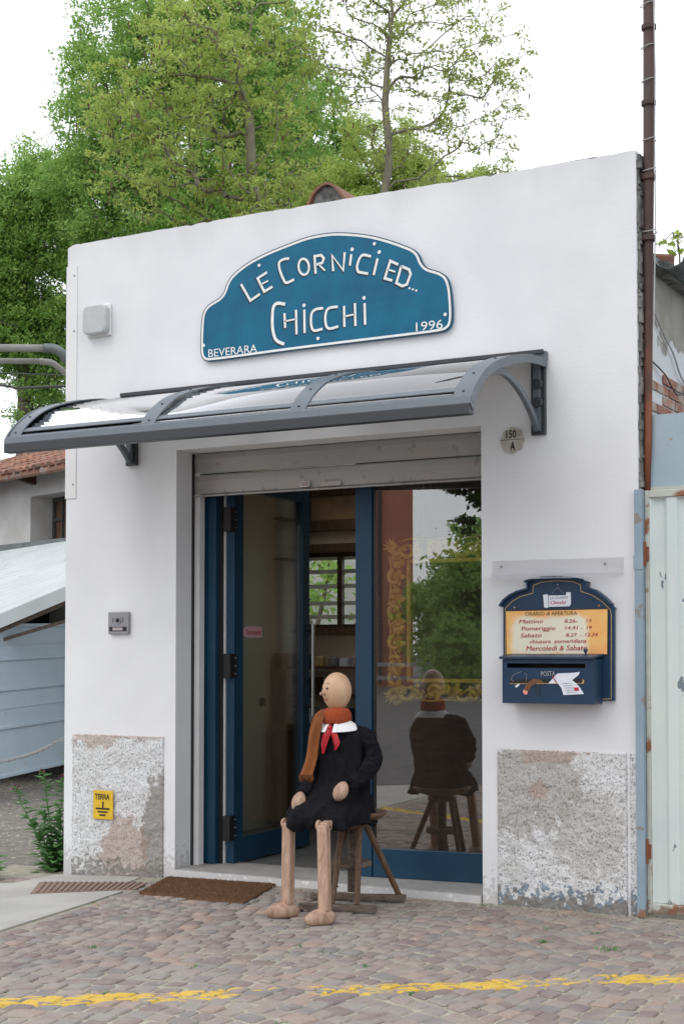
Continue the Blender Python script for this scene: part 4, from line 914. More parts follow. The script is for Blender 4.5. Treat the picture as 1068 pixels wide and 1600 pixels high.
# opening-hours board and letter box
bd = thing('notice_board', 'navy arched wooden board with painted opening hours, scroll and gold line', 'board', (-0.5, -0.02, 1.2))
bo = BOARD['outline']
MB().prism(bo, -0.028, -0.004).build('panel', M['navy'], bd, bevel=0.002)
crest = [p for p in bo[1:23]]
MB().strip([(x, -0.03, z) for x, z in crest[1:7]], 0.055, 0.012, (0, 1, 0)).build('cornice', M['navy'], bd)
MB().strip([(x, -0.03, z) for x, z in crest[7:13]], 0.055, 0.012, (0, 1, 0)).build('cornice', M['navy'], bd)
MB().strip([(x, -0.03, z) for x, z in crest[14:19]], 0.055, 0.012, (0, 1, 0)).build('cornice', M['navy'], bd)
MB().stroke(BOARD['gold'], 0.0035, -0.0295, 0.001).build('gold_line', M['gold_line'], bd)
pn = BOARD['panel']
yp = MB().prism(pn, -0.036, -0.0285).build('hours_panel', M['yellow_panel'], bd)
MB().stroke([pn[0], pn[1], pn[2], pn[3]], 0.005, -0.0372, 0.001, True).build('panel_border', M['wood_dark'], yp)
# cream centre of the panel, with a ragged hand-painted rim
n, L, b, prev = colour_chain(M['yellow_panel'])
def cream(n, L):
    g = n.new('ShaderNodeNewGeometry'); s = n.new('ShaderNodeSeparateXYZ'); L.new(g.outputs['Position'], s.inputs[0])
    no = n.new('ShaderNodeTexNoise'); no.inputs['Scale'].default_value = 14; L.new(g.outputs['Position'], no.inputs['Vector'])
    outs = []
    for ax, c, h in (('X', -0.535, 0.215), ('Z', 1.6, 0.095)):
        a = n.new('ShaderNodeMath'); a.operation = 'SUBTRACT'; a.inputs[1].default_value = c; L.new(s.outputs[ax], a.inputs[0])
        d_ = n.new('ShaderNodeMath'); d_.operation = 'ABSOLUTE'; L.new(a.outputs[0], d_.inputs[0])
        m_ = n.new('ShaderNodeMath'); m_.operation = 'SUBTRACT'; m_.inputs[1].default_value = h; L.new(d_.outputs[0], m_.inputs[0]); outs.append(m_)
    mxm = n.new('ShaderNodeMath'); mxm.operation = 'SMOOTH_MAX'; mxm.inputs[2].default_value = 0.06; L.new(outs[0].outputs[0], mxm.inputs[0]); L.new(outs[1].outputs[0], mxm.inputs[1])
    w_ = n.new('ShaderNodeMath'); w_.operation = 'MULTIPLY_ADD'; w_.inputs[1].default_value = 0.08; L.new(no.outputs[0], w_.inputs[0]); L.new(mxm.outputs[0], w_.inputs[2])
    r = n.new('ShaderNodeMapRange'); r.inputs[1].default_value = 0.085; r.inputs[2].default_value = 0.035; r.interpolation_type = 'SMOOTHSTEP'; L.new(w_.outputs[0], r.inputs[0]); return r.outputs[0]
layer(M['yellow_panel'], (0.78, 0.74, 0.58), cream)
TX = [('ORARIO di APERTURA', 't0', M['brown_ink'], 0, 0), ('Mattino', 't1', M['red_ink'], .2, .001), ('8.26-', 't1b', M['red_ink'], .15, .001), ('13', 't1c', M['red_ink'], .15, .001), ('Pomeriggio', 't2', M['red_ink'], .15, .001), ('14.41 -', 't2b', M['red_ink'], .15, .001), ('19', 't2c', M['red_ink'], .15, .001),
      ('Sabato', 't3', M['red_ink'], .2, .001), ('8,27', 't3b', M['red_ink'], .15, .001), ('- 12.34', 't3c', M['red_ink'], .15, .001), ('chiusura  pomeridiana', 't4', M['red_ink'], .15, 0), ('Mercoledì & Sabato', 't5', M['red_ink'], .2, .001)]
for s_, k_, m_, shr, bo_ in TX:
    a = BOARD[k_]; text_mesh(s_, a[0], a[1], a[2], -0.0385, t=0.001, shear=shr, bold=bo_, m=m_, parent=yp)
sc_ = MB().prism(BOARD['scroll'], -0.034, -0.0285).build('painted_scroll', M['paper'], bd)
MB().stroke(BOARD['scrollroll'], 0.003, -0.0352, 0.001).build('fold_line', M['grey_ink'], sc_); MB().stroke(BOARD['rope'], 0.0025, -0.0305, 0.001).build('rope', M['grey_ink'], sc_)
a = BOARD['s1']; text_mesh('Le Cornici', a[0], a[1], a[2], -0.0355, t=0.001, shear=.2, m=M['grey_ink'], parent=sc_)
a = BOARD['s2']; text_mesh('Chicchi', a[0], a[1], a[2], -0.0355, t=0.001, shear=.2, bold=.01, m=M['red_ink'], parent=sc_)
MB().disc(BOARD['nail'][0], 0.005, -0.034, 0.006, 8).build('nail', M['grey_ink'], bd)
for c in BOARD['screws']: MB().disc(c, 0.006, -0.032, 0.004, 10).build('screw', M['brick'], bd)
lb = thing('letter_box', 'navy wooden letter box lettered POSTA with painted letter and tail', 'letter box', (-0.5, -0.1, 1.2))
X0, X1, Z0, Z1, Y0, Y1 = -0.773, -0.212, 1.206, 1.463, -0.18, -0.03
mb = MB(); mb.box(X0, X1, Y0, Y0 + .012, Z0, 1.413); mb.box(X0, X1, Y0, Y0 + .012, 1.4395, Z1); mb.box(X0, X0 + .03, Y0, Y0 + .012, 1.4135, 1.439); mb.box(-0.262, X1, Y0, Y0 + .012, 1.4135, 1.439)
mb.box(X0, X0 + .012, Y0 + .0125, Y1, Z0, Z1); mb.box(X1 - .012, X1, Y0 + .0125, Y1, Z0, Z1); mb.box(X0 + .0125, X1 - .0125, Y0 + .0125, Y1, Z0, Z0 + .012)
mb.build('box', M['navy'], lb)
MB().box(X0 + .02, X1 - .02, Y1 - .01, Y1, Z0 + .02, Z1).build('inside', M['black'], lb)
lidm = MB().add([(X0 - .014, Y0 - .018, Z1 + .001), (X1 + .0, Y0 - .018, Z1 + .001), (X1 + .014, Y1 + .001, Z1 + .021), (X0 - .014, Y1 + .001, Z1 + .021), (X0 - .014, Y0 - .018, Z1 + .016), (X1 + .0, Y0 - .018, Z1 + .016), (X1 + .014, Y1 + .001, Z1 + .034), (X0 - .014, Y1 + .001, Z1 + .034)],
    [(0, 1, 2, 3), (4, 5, 6, 7), (0, 1, 5, 4), (1, 2, 6, 5), (2, 3, 7, 6), (3, 0, 4, 7)]).build('lid', M['navy'], lb, bevel=0.003)
MB().ball((BOARD['knob'][0][0] + .0, -0.075, 1.515), 0.013, nu=12, nv=8).tube([(BOARD['knob'][0][0], -.075, 1.49), (BOARD['knob'][0][0], -.075, 1.51)], .006).build('knob', M['navy'], lb)
a = BOARD['posta']; text_mesh('POSTA', a[0], a[1], a[2], -0.182, t=0.001, m=M['wire'], parent=lb)
def paint(nm, k, m, lay, par): return MB().prism(BOARD[k], Y0 - 0.0012 - 0.0012 * lay, Y0 - 0.0004).build(nm, m, par)
paint('painted_pipe', 'dark', M['black'], 0, lb); MB().stroke(BOARD['gold2'], .003, Y0 - .0035, .001).build('painted_rim', M['gold_line'], lb); paint('painted_end', 'moon', M['gold_line'], 1, lb)
paint('painted_shadow', 'shade', M['ink'], 1, lb); t_ = paint('painted_tail', 'tail', M['tail'], 2, lb); paint('tail_tip', 'tailtip', M['pink'], 3, t_)
l1 = paint('painted_letter', 'letter1', M['paper'], 2, lb); paint('page', 'letter2', M['paper'], 3, l1); MB().stroke(BOARD['red'], .006, Y0 - .006, .001).build('red_band', M['red_ink'], l1); paint('stamp', 'stamp', M['red_ink'], 4.2, l1)
paint('painted_note', 'small', M['paper'], 1.5, lb); MB().stroke(smooth_curve(BOARD['hook'], 4), .0025, Y0 - .003, .001).stroke(BOARD['hook2'], .002, Y0 - .003, .001).build('painted_hooks', M['grey_metal'], lb)
for k_ in range(5): 
    zz = 1.335 - k_ * .013; MB().stroke([(-0.40 + k_ * .006, zz - .01), (-0.345 + k_ * .006, zz - .008)], .0018, Y0 - .0075, .001).build('handwriting', M['grey_ink'], l1)
# clear acrylic rain shelf
ac = thing('acrylic_canopy', 'clear acrylic rain guard screwed above the notice board', 'rain guard', (-0.5, 0, 1.96))
MB().box(-0.908, -0.088, -0.006, -0.001, 1.96, 2.056).build('back_plate', M['acrylic'], ac)
MB().add([(-0.908, -0.004, 1.962), (-0.088, -0.004, 1.962), (-0.1, -0.13, 1.935), (-0.92, -0.13, 1.935), (-0.908, -0.004, 1.967), (-0.088, -0.004, 1.967), (-0.1, -0.13, 1.94), (-0.92, -0.13, 1.94)], [(0, 1, 2, 3), (4, 5, 6, 7), (0, 1, 5, 4), (1, 2, 6, 5), (2, 3, 7, 6), (3, 0, 4, 7)]).build('shelf', M['acrylic'], ac)
for x in (-0.85, -0.2): MB().disc((x, 2.02), 0.007, -0.011, .006, 10).build('screw', M['grey_metal'], ac)
# intercom, lamp, house number, earth sign
ic = thing('intercom', 'small grey metal intercom with round camera and name strip', 'intercom', (-3.7, 0, 1.63))
MB().box(-3.789, -3.616, -0.028, -0.001, 1.632, 1.786).build('plate', M['grey_metal'], ic, bevel=0.004)
MB().disc((-3.703, 1.728), 0.027, -0.034, .006, 24).build('camera_ring', M['grey_metal'], ic); MB().ball((-3.703, -0.034, 1.728), (.016, .01, .016), nu=16, nv=8).build('lens', M['black'], ic)
for s_ in (-1, 1): MB().stroke([(-3.703 + s_ * .04, 1.745), (-3.703 + s_ * .045, 1.728), (-3.703 + s_ * .04, 1.71)], .004, -.0295, .002).build('speaker_slot', M['dark'], ic)
MB().box(-3.775, -3.63, -0.031, -0.0275, 1.652, 1.682).build('name_strip', M['black'], ic); MB().box(-3.745, -3.66, -0.033, -0.0305, 1.657, 1.677).build('name_card', M['steel'], ic)
la = thing('wall_lamp', 'square milky plastic wall lamp with rounded corners high on the left', 'lamp', (-3.9, 0, 3.7))
MB().box(-4.0, -3.79, -0.02, -0.001, 3.735, 3.965).build('base', M['lens_white'], la, bevel=0.015)
rp_ = []
for c_x, c_z, a0 in ((-3.838, 3.905, 0), (-3.955, 3.905, 90), (-3.955, 3.79, 180), (-3.838, 3.79, 270)):
    for k in range(5): a = R(a0 + k * 22.5); rp_.append((c_x + .045 * math.cos(a), c_z + .045 * math.sin(a)))
MB().prism(rp_, -0.075, -0.018).build('cover', M['lens'], la, bevel=0.012, seg=4)
hn = thing('house_number', 'round yellowed ceramic house number 150 over A', 'house number', (-0.77, 0, 2.7))
pts = [(-0.77 + (0.074 + .004 * math.cos(8 * a)) * math.cos(a), 2.783 + (0.077 + .004 * math.cos(8 * a)) * math.sin(a)) for a in [i * math.pi / 32 for i in range(64)]]
MB().prism(pts, -0.014, -0.001).build('plate', M['plate'], hn, bevel=0.003)
text_mesh('150', (-0.81, 2.797), (-0.745, 2.797), (-0.81, 2.842), -0.0155, t=.001, bold=.02, m=M['black'], parent=hn); text_mesh('/2', (-0.74, 2.81), (-0.72, 2.81), (-0.74, 2.835), -0.0155, t=.001, m=M['grey_ink'], parent=hn)
text_mesh('A', (-0.785, 2.722), (-0.752, 2.722), (-0.785, 2.773), -0.0155, t=.001, bold=.03, m=M['black'], parent=hn)
MB().box(-0.842, -0.7, -0.0152, -0.0138, 2.784, 2.787).build('divider', M['black'], hn)
es = thing('earth_sign', 'yellow enamel TERRA sign with black earth symbol on the left plinth', 'sign', (-3.82, -0.02, 0.35))
MB().box(-3.91, -3.738, -0.028, -0.022, 0.345, 0.545).build('plate', M['yellow_sign'], es, bevel=0.003)
text_mesh('TERRA', (-3.893, 0.483), (-3.765, 0.483), (-3.893, 0.52), -0.0298, t=.001, bold=.02, m=M['black'], parent=es)
mb = MB(); mb.box(-3.829, -3.817, -.0298, -.0285, 0.425, 0.468); mb.box(-3.885, -3.765, -.0298, -.0285, .413, .4245); mb.box(-3.868, -3.782, -.0298, -.0285, .391, .402); mb.box(-3.852, -3.8, -.0298, -.0285, .368, .38)
mb.build('earth_symbol', M['black'], es)

# ------------------------------------------------------------------ the canopy
aw = thing('awning', 'arched grey metal door canopy with clear plastic sheet over the doorway', 'awning', (-2.1, 0, 3.2))
prof = smooth_curve([(-0.02, 3.235), (-0.3, 3.215), (-0.6, 3.15), (-0.85, 3.065), (-1.0, 2.975), (-1.09, 2.895), (-1.125, 2.84)], 4)
AX0, AX1 = -3.745, -0.55
mb = MB(); n_ = len(prof)
for t in (0, 0.004): mb.v += [(x, p[0], p[1] + t) for x in (AX0, AX1) for p in prof]
for t in (0, 1): mb.f += [(t * 2 * n_ + i, t * 2 * n_ + n_ + i, t * 2 * n_ + n_ + i + 1, t * 2 * n_ + i + 1) for i in range(n_ - 1)]
mb.f += [(i, i + 1, 2 * n_ + i + 1, 2 * n_ + i) for i in range(n_ - 1)] + [(n_ + i, 3 * n_ + i, 3 * n_ + i + 1, n_ + i + 1) for i in range(n_ - 1)]
mb.build('clear_sheet', M['polycarb'], aw, smooth=True)
mb = MB(); mb.prism([(0, 0)] * 0 + [(-3.69, 3.245), (-0.545, 3.245), (-0.545, 3.3), (-3.69, 3.3)], -0.035, -0.001); mb.build('wall_profile', M['awn'], aw, bevel=0.004)
MB().box(-3.68, -0.56, -0.05, -0.034, 3.285, 3.308).build('seal_strip', M['dark'], aw)
for x in (AX0 + .05, -2.66, -1.62, AX1 - .055):
    rb = MB().strip([(x, p[0], p[1] + .012) for p in prof], 0.105, 0.008, (1, 0, 0)).build('rib', M['awn'], aw)
    for i in (9, 15, 21): 
        MB().ball((x, prof[i][0], prof[i][1] + .017), (.009, .009, .006), nu=10, nv=6).build('bolt', M['dark'], rb)
for x in (AX0, AX1): MB().strip([(x, p[0], p[1] - .008) for p in prof], 0.012, 0.05, (1, 0, 0)).build('end_trim', M['awn'], aw)
pr = [(-1.05, 2.905), (-1.145, 2.86), (-1.155, 2.82), (-1.12, 2.79), (-1.1, 2.79), (-1.09, 2.83), (-1.05, 2.875)]
vs = [(x, y, z) for x in (AX0 - .005, AX1 + .005) for y, z in pr]; n_ = len(pr)
mb = MB().add(vs, [tuple(range(n_)), tuple(range(n_, 2 * n_))[::-1]] + [(i, n_ + i, n_ + (i + 1) % n_, (i + 1) % n_) for i in range(n_)]); mb.build('gutter_bar', M['awn'], aw)
MB().add([(AX0, -1.1, 2.9), (AX1, -1.1, 2.9), (AX1, -0.98, 2.985), (AX0, -0.98, 2.985), (AX0, -1.1, 2.895), (AX1, -1.1, 2.895), (AX1, -0.98, 2.98), (AX0, -0.98, 2.98)], [(0, 1, 2, 3), (7, 6, 5, 4), (0, 4, 5, 1), (1, 5, 6, 2), (2, 6, 7, 3), (3, 7, 4, 0)]).build('edge_flap', M['awn'], aw)
# dark underside of the front bar
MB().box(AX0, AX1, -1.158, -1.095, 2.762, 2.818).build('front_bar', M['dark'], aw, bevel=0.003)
for x in (-3.6, -0.6):
    br = MB().box(x - .045, x + .045, -0.03, -0.001, 2.8, 3.244).build('wall_bracket', M['dark'], aw, bevel=0.004)
    MB().box(x - .02, x + .02, -0.06, -0.031, 2.82, 3.24).build('channel', M['awn'], br)
    for z in (2.99, 3.1): MB().lathe([(0.03, -0.075), (0.034, -0.05), (0.02, -0.03)], 12, (x + .005, 0, z), Matrix.Rotation(R(-90), 4, 'X')).build('knob', M['dark'], br)
    ax = [(-0.05, 2.84), (-0.14, 2.92), (-0.27, 3.0), (-0.43, 3.062), (-0.6, 3.085), (-0.8, 3.04), (-0.95, 2.985), (-1.07, 2.87)]
    MB().strip([(x, p[0], p[1]) for p in smooth_curve(ax, 4)], 0.03, 0.042, (1, 0, 0)).build('arm', M['awn'], aw, bevel=0.004)

# ================================================================== DOOR MAT
dm = thing('doormat', 'brown coir doormat lying askew before the doorway', 'doormat', (-2.68, -0.42, 0))
MP = [(-2.97, -0.76), (-2.19, -0.78), (-2.4, -0.06), (-3.19, -0.14)]
MB().slab(MP, -0.006, 0.012).build('backing', M['coir'], dm)
V, F = [], []; rm = random.Random(4)
A, B_, C_, D_ = [Vector(p) for p in MP]
for _ in range(9000):
    u, v = rm.random(), rm.random(); p = (A * (1 - u) + B_ * u) * (1 - v) + (D_ * (1 - u) + C_ * u) * v
    h = rm.uniform(.006, .014); a = rm.uniform(0, 6.28); k = len(V); w = .0022
    V += [(p.x - w * math.cos(a), p.y - w * math.sin(a), .01), (p.x + w * math.cos(a), p.y + w * math.sin(a), .01), (p.x + rm.gauss(0, .006), p.y + rm.gauss(0, .006), .011 + h)]; F.append((k, k + 1, k + 2))
o = npobj('pile', V, F, M['coir'], dm); stuff(o)
mtw = MB().tube([(-2.0, -0.14, .037), (-1.95, -0.16, .05), (-1.9, -0.13, .04), (-1.93, -.11, .04)], .004, 6).build('cable_end', M['black']); tag(mtw, 'short black cable end lying on the threshold behind the puppet', 'cable')

# ================================================================== STOOL
st = thing('wooden_stool', 'old wooden screw stool on splayed legs and runner bars', 'stool', (-1.6, -0.5, 0))
SX, SY = -1.60, -0.5
def q_(x, y, z): return (x, y, z)
m_r = Matrix.Rotation(R(24), 4, 'Z')
seat = MB().lathe([(0.02, .505), (0.13, .508), (0.17, .522), (0.2, .545), (0.205, .56), (0.19, .562), (0.1, .548), (0.02, .545)], 28, (SX, SY, 0)).build('seat', M['wood_brown'], st, smooth=True)
MB().lathe([(0.085, .462), (0.1, .47), (0.1, .488), (0.075, .495), (0.075, .506)], 24, (SX, SY, 0)).build('hub', M['wood_brown'], st, bevel=.003)
MB().lathe([(0.03, .085), (0.03, .46)], 14, (SX, SY, 0)).build('screw', M['wood_grey'], st, smooth=True)
mb = MB()
for k in range(26): mb.lathe([(0.028, 0), (0.036, .004), (0.028, .008)], 12, (SX, SY, .09 + k * .0135))
mb.build('screw_thread', M['wood_grey'], st)
MB().lathe([(0.1, .235), (0.113, .24), (0.113, .265), (0.1, .272)], 24, (SX, SY, 0)).build('screw_plate', M['wood_grey'], st, smooth=False, bevel=.003)
bar1 = ((-1.92, -0.45), (-1.38, -0.235)); bar2 = ((-1.8, -0.79), (-1.36, -0.66))
for a, b in (bar1, bar2):
    d_ = (Vector(b) - Vector(a)).normalized()
    MB().strip([(a[0], a[1], .028), (b[0], b[1], .028)], .05, .034, (-d_.y, d_.x, 0)).build('runner', M['wood_grey'], st, bevel=.004)
for hx, hy, fx, fy in ((-.06, .04, -1.83, -0.41), (.07, .04, -1.42, -0.25), (-.03, -.075, -1.61, -0.735), (.07, -.05, -1.47, -.69)):
    MB().tube([(SX + hx, SY + hy, .475), (fx, fy, .045)], [.021, .017], 10).build('leg', M['wood_brown'], st)

# ================================================================== PUPPET (plain jointed wooden figure)
pu = thing('wooden_puppet', 'life sized jointed wooden puppet in black smock and rust scarf sitting on the stool', 'puppet', (-1.62, -0.6, 0))
Rz = lambda d: Matrix.Rotation(R(d), 4, 'Z')
HC = Vector((-1.675, -0.56, 1.268))
FW = Vector((-0.44, -0.9, 0)).normalized()          # where the face looks
SD = Vector((-FW.y, FW.x, 0))                         # its left-right axis
def egg(v):
    t = v.z / 0.116
    k = 1 - 0.13 * max(0, -t) + 0.02 * t
    return Vector((v.x * k, v.y * k, v.z))
hm = Matrix((( SD.x, FW.x, 0, 0), (SD.y, FW.y, 0, 0), (0, 0, 1, 0), (0, 0, 0, 1)))
head = MB().ball(HC, (0.083, 0.092, 0.118), hm, 32, 20, egg).build('head', M['head'], pu, smooth=True)
def on_head(a, z):                                    # a point on the face: angle from straight ahead, height
    r_ = math.sqrt(max(0, 1 - ((z) / .118) ** 2)); kk = 1 - 0.13 * max(0, -z / .118)
    return HC + (SD * math.sin(a) * .083 + FW * math.cos(a) * .092) * r_ * kk + Vector((0, 0, z))
for s_ in (-1, 1):
    p = on_head(.3 * s_, .022); MB().ball(p, .0075, nu=10, nv=7).build('eye', M['black'], head)
    MB().tube([on_head(.18 * s_, .05), on_head(.3 * s_, .055), on_head(.42 * s_, .048)], .0022, 5).build('eyebrow', M['wood_dark'], head)
np_ = on_head(0, -.008); MB().tube([np_ - FW * .005, np_ + FW * .018], [.012, .010], 10).ball(np_ + FW * .02, .0115, nu=12, nv=8).build('nose', M['wood_pale'], head, smooth=True)
MB().tube([on_head(a, -.047 + .012 * (a / .3) ** 2) for a in (-.3, -.2, -.1, 0, .1, .2, .3)], .0024, 5).build('mouth', M['red_ink'], head)
MB().tube([(HC.x, HC.y, 1.0), (HC.x, HC.y, 1.17)], .04, 14).build('neck', M['head'], pu)
# smock: rings from neck to hem, folds grow towards the hem, the lap thrown forward over the thighs
BF = Vector((0.03, -1, 0)).normalized(); BS = Vector((-BF.y, BF.x, 0))      # body facing, body side (towards picture right)
rings = [(1.09, 0.05, 0.045, 0.0, 0), (1.072, 0.095, 0.06, 0.0, 0), (1.048, 0.145, 0.075, 0.005, .002), (1.0, 0.165, 0.088, 0.005, .004), (0.95, 0.163, 0.098, 0.01, .006), (0.85, 0.165, 0.11, 0.02, .009), (0.76, 0.172, 0.13, 0.035, .011),
         (0.70, 0.182, 0.165, 0.07, .012), (0.66, 0.192, 0.215, 0.12, .013), (0.63, 0.205, 0.265, 0.165, .014), (0.60, 0.22, 0.295, 0.19, .016), (0.565, 0.228, 0.305, 0.195, .018), (0.53, 0.232, 0.308, 0.195, .022), (0.505, 0.232, 0.305, 0.193, .026), (0.492, 0.22, 0.295, 0.19, .026), (0.51, 0.19, 0.26, 0.18, .02)]
N_ = 96; vs = []
TC = Vector((-1.635, -0.535, 0))
for z, sx, sf, fo, fold in rings:
    for k in range(N_):
        a = 2 * math.pi * k / N_
        f_ = fold * (math.sin(9 * a + 2) * .6 + math.sin(15 * a + z * 9) * .4 + .5 * math.sin(5 * a + z * 20))
        cs, sn = math.cos(a), math.sin(a)
        px = math.copysign(abs(cs) ** .85, cs) * (sx + f_); pf = math.copysign(abs(sn) ** .85, sn) * (sf + f_) + fo
        back_lim = -0.125 - (0.03 if z < .62 else 0)
        pf = max(pf, back_lim + .015 * math.sin(7 * a))
        vs.append(TC + BS * px + BF * pf + Vector((0, 0, z + (0.012 * math.sin(6 * a + 1) if z < .56 else 0) + .004 * math.sin(11 * a + z * 30))))
mb = MB().add(vs, [(i * N_ + k, i * N_ + (k + 1) % N_, (i + 1) * N_ + (k + 1) % N_, (i + 1) * N_ + k) for i in range(len(rings) - 1) for k in range(N_)] + [tuple(range(N_))])
sm = mb.build('smock', M['smock'], pu, smooth=True)
def sleeve(path, rad, seed):
    P = smooth_curve(path, 11); rn = random.Random(seed); n2 = len(P); rs_ = np.interp(np.linspace(0, 1, n2), np.linspace(0, 1, len(rad)), rad)
    mb = MB().tube(P, list(rs_), 28)
    for i, v in enumerate(mb.v):
        ring, k = divmod(i, 28); a = 2 * math.pi * k / 28; c = Vector(P[ring]); d = Vector(v) - c
        w_ = 1 + .03 * math.sin(3 * a + ring * .5 + seed) + .075 * abs(math.sin(ring * .75 + 1.6 * math.sin(a + seed) + .8 * math.sin(2 * a))) - .05 + .025 * math.sin(7 * a - ring)
        mb.v[i] = tuple(c + d * w_)
    o = mb.build('sleeve', M['smock'], sm, smooth=True); return o
def bp(s_, f_, z): return tuple(TC + BS * s_ + BF * f_ + Vector((0, 0, z)))
sleeve([bp(.105, .0, 1.02), bp(.165, .01, .985), bp(.205, .03, .90), bp(.205, .09, .82), bp(.175, .2, .765), bp(.155, .28, .74)], [.05, .058, .054, .051, .05, .038], 1)
sleeve([bp(-.105, .0, 1.02), bp(-.15, .02, .95), bp(-.17, .05, .85), bp(-.165, .12, .76), bp(-.145, .22, .7), bp(-.135, .29, .672)], [.05, .054, .05, .05, .049, .038], 5)
def hand(c, ax, r_):
    q = ax.to_track_quat('Z', 'Y').to_matrix().to_4x4()
    def shp(v): return Vector((v.x * (1 - .18 * max(0, -v.z / r_[2])), v.y, v.z))
    return MB().ball(c, r_, q, 18, 12, shp).build('hand', M['wood_pale'], pu, smooth=True)
hand(Vector(bp(.14, .325, .712)), Vector((-.15, -.55, -.75)), (.045, .04, .062))
hand(Vector(bp(-.13, .33, .64)), Vector((-.05, -.4, -.9)), (.044, .038, .062))
# thighs, shins, pegs, feet
def leg(knee, foot, hip, toe):
    kn, ft, hp = Vector(knee), Vector(foot), Vector(hip); d_ = (kn - hp).normalized(); sdv = d_.cross(Vector((0, 0, 1))).normalized()
    th_ = MB().strip([hp, kn + d_ * .01], .05, .052, sdv).build('thigh', M['wood_pale'], pu, bevel=.01, seg=3)
    MB().tube([kn - sdv * .042 + d_ * -.005, kn + sdv * .042 + d_ * -.005], .0075, 8).build('knee_peg', M['wood_dark'], th_)
    sh_ = MB().strip([kn + Vector((0, 0, .012)), kn.lerp(ft, .5) + Vector((0, 0, 0)), ft], .064, .058, sdv)
    so_ = sh_.build('shin', M['wood_pale'], pu, bevel=.012, seg=3)
    for s_ in (-1, 1):
        MB().lathe([(.03, 0), (.03, .016)], 18, kn + sdv * (s_ * .03 - .008) + Vector((0, 0, .008)), sdv.to_track_quat('Z', 'Y').to_matrix().to_4x4()).build('knee_cheek', M['wood_pale'], so_, bevel=.003)
    t_ = Vector(toe).normalized(); mt = Matrix(((t_.x, -t_.y, 0, 0), (t_.y, t_.x, 0, 0), (0, 0, 1, 0), (0, 0, 0, 1)))
    def fs_(v):
        z = v.z; z = max(z, -.033); k = 1 - .35 * max(0, v.x / .105) ** 2
        return Vector((v.x, v.y * (1 - .2 * abs(v.x) / .1), z * k if z > 0 else z))
    MB().ball(Vector((ft.x, ft.y, .037 + gz(ft.x, ft.y))) + t_ * .03, (.102, .05, .052), mt, 24, 14, fs_).build('foot', M['wood_pale'], pu, smooth=True)
leg((-1.765, -0.965, .517), (-1.745, -1.01, .07), (-1.71, -.62, .57), (-.65, -.76, 0))
leg((-1.495, -1.04, .527), (-1.452, -1.1, .07), (-1.53, -.62, .57), (-.5, -.86, 0))
for o_ in [sm] + [c for c in sm.children]:              # crumple the cotton into folds
    tx_ = bpy.data.textures.new('folds', 'MARBLE'); tx_.marble_type = 'SHARP'; tx_.noise_basis_2 = 'TRI'; tx_.noise_scale = .09; tx_.turbulence = 9; tx_.noise_depth = 1
    sb = o_.modifiers.new('fine', 'SUBSURF'); sb.levels = sb.render_levels = 2 if o_ is not sm else 1
    dm_ = o_.modifiers.new('folds', 'DISPLACE'); dm_.texture = tx_; dm_.texture_coords = 'LOCAL'; dm_.strength = -.02 if o_ is sm else -.018; dm_.mid_level = .35
    t2_ = bpy.data.textures.new('crumple', 'CLOUDS'); t2_.noise_scale = .05; t2_.noise_depth = 2
    dm_ = o_.modifiers.new('crumple', 'DISPLACE'); dm_.texture = t2_; dm_.texture_coords = 'LOCAL'; dm_.strength = .016; dm_.mid_level = .5
# collar, ribbon, scarf
NC = Vector((HC.x + .005, HC.y + .005, 0))
vs = []; ns = 40
for j, (rr_, zz) in enumerate(((.06, 1.098), (.068, 1.104), (.1, 1.082), (.13, 1.048), (.128, 1.045), (.098, 1.076), (.062, 1.09))):
    for k in range(ns):
        a = 2 * math.pi * (k / (ns - 1)) * .95 + .05 * math.pi
        fwd = -math.cos(a); s2 = math.sin(a)                       # gap at the front
        e = 1.0 if abs(fwd) < .92 or fwd > 0 else 1.12
        vs.append(NC + (BF * -fwd * -1 * .8 + BS * s2 * 1.0) * 0 + BF * (math.cos(a) * .85) * rr_ * e + BS * s2 * rr_ * 1.05 * e + Vector((0, 0, zz - .012 * max(0, math.cos(a)))))
mb = MB().add(vs, [(j * ns + k, j * ns + k + 1, (j + 1) * ns + k + 1, (j + 1) * ns + k) for j in range(6) for k in range(ns - 1)])
mb.build('collar', M['collar'], pu, smooth=False)
def ribbon3(path, w, m, nm, par, thick=.004, fringe=0, wob=.0, seed=1):
    P = smooth_curve(path, 6); n2 = len(P); vs = []; rn = random.Random(seed)
    ws = w if hasattr(w, '__len__') else [w] * 2
    for i, p in enumerate(P):
        t = i / (n2 - 1); ww = np.interp(t, np.linspace(0, 1, len(ws)), ws)
        for k in range(9):
            u = (k / 8 - .5)
            off = BS * (u * ww) + BF * (wob * math.sin(u * 9 + t * 4) * (.4 + t) + .006 * math.cos(u * 3.1))
            vs.append(Vector(p) + off)
    for i, p in enumerate(list(vs)): vs.append(p - BF * thick)
    m0 = n2 * 9; fs = []
    for i in range(n2 - 1):
        for k in range(8):
            a = i * 9 + k; fs += [(a, a + 1, a + 10, a + 9), (m0 + a, m0 + a + 9, m0 + a + 10, m0 + a + 1)]
        fs += [(i * 9, i * 9 + 9, m0 + i * 9 + 9, m0 + i * 9), (i * 9 + 8, m0 + i * 9 + 8, m0 + i * 9 + 17, i * 9 + 17)]
    o = MB().add(vs, fs).build(nm, m, par, smooth=True)
    if fringe:
        e = P[-1]; mb = MB()
        for k in range(fringe):
            u = (k / (fringe - 1) - .5) * ws[-1]; a = Vector(e) + BS * u + BF * .004; mb.tube([a, a + Vector((rn.gauss(0, .003), rn.gauss(0, .002), -.02)), a + Vector((rn.gauss(0, .006), 0, -rn.uniform(.03, .045)))], [.003, .0025, .001], 5)
        mb.build('fringe', m, o)
    return o
rk_ = NC + BF * .1 + Vector((0, 0, 1.062))
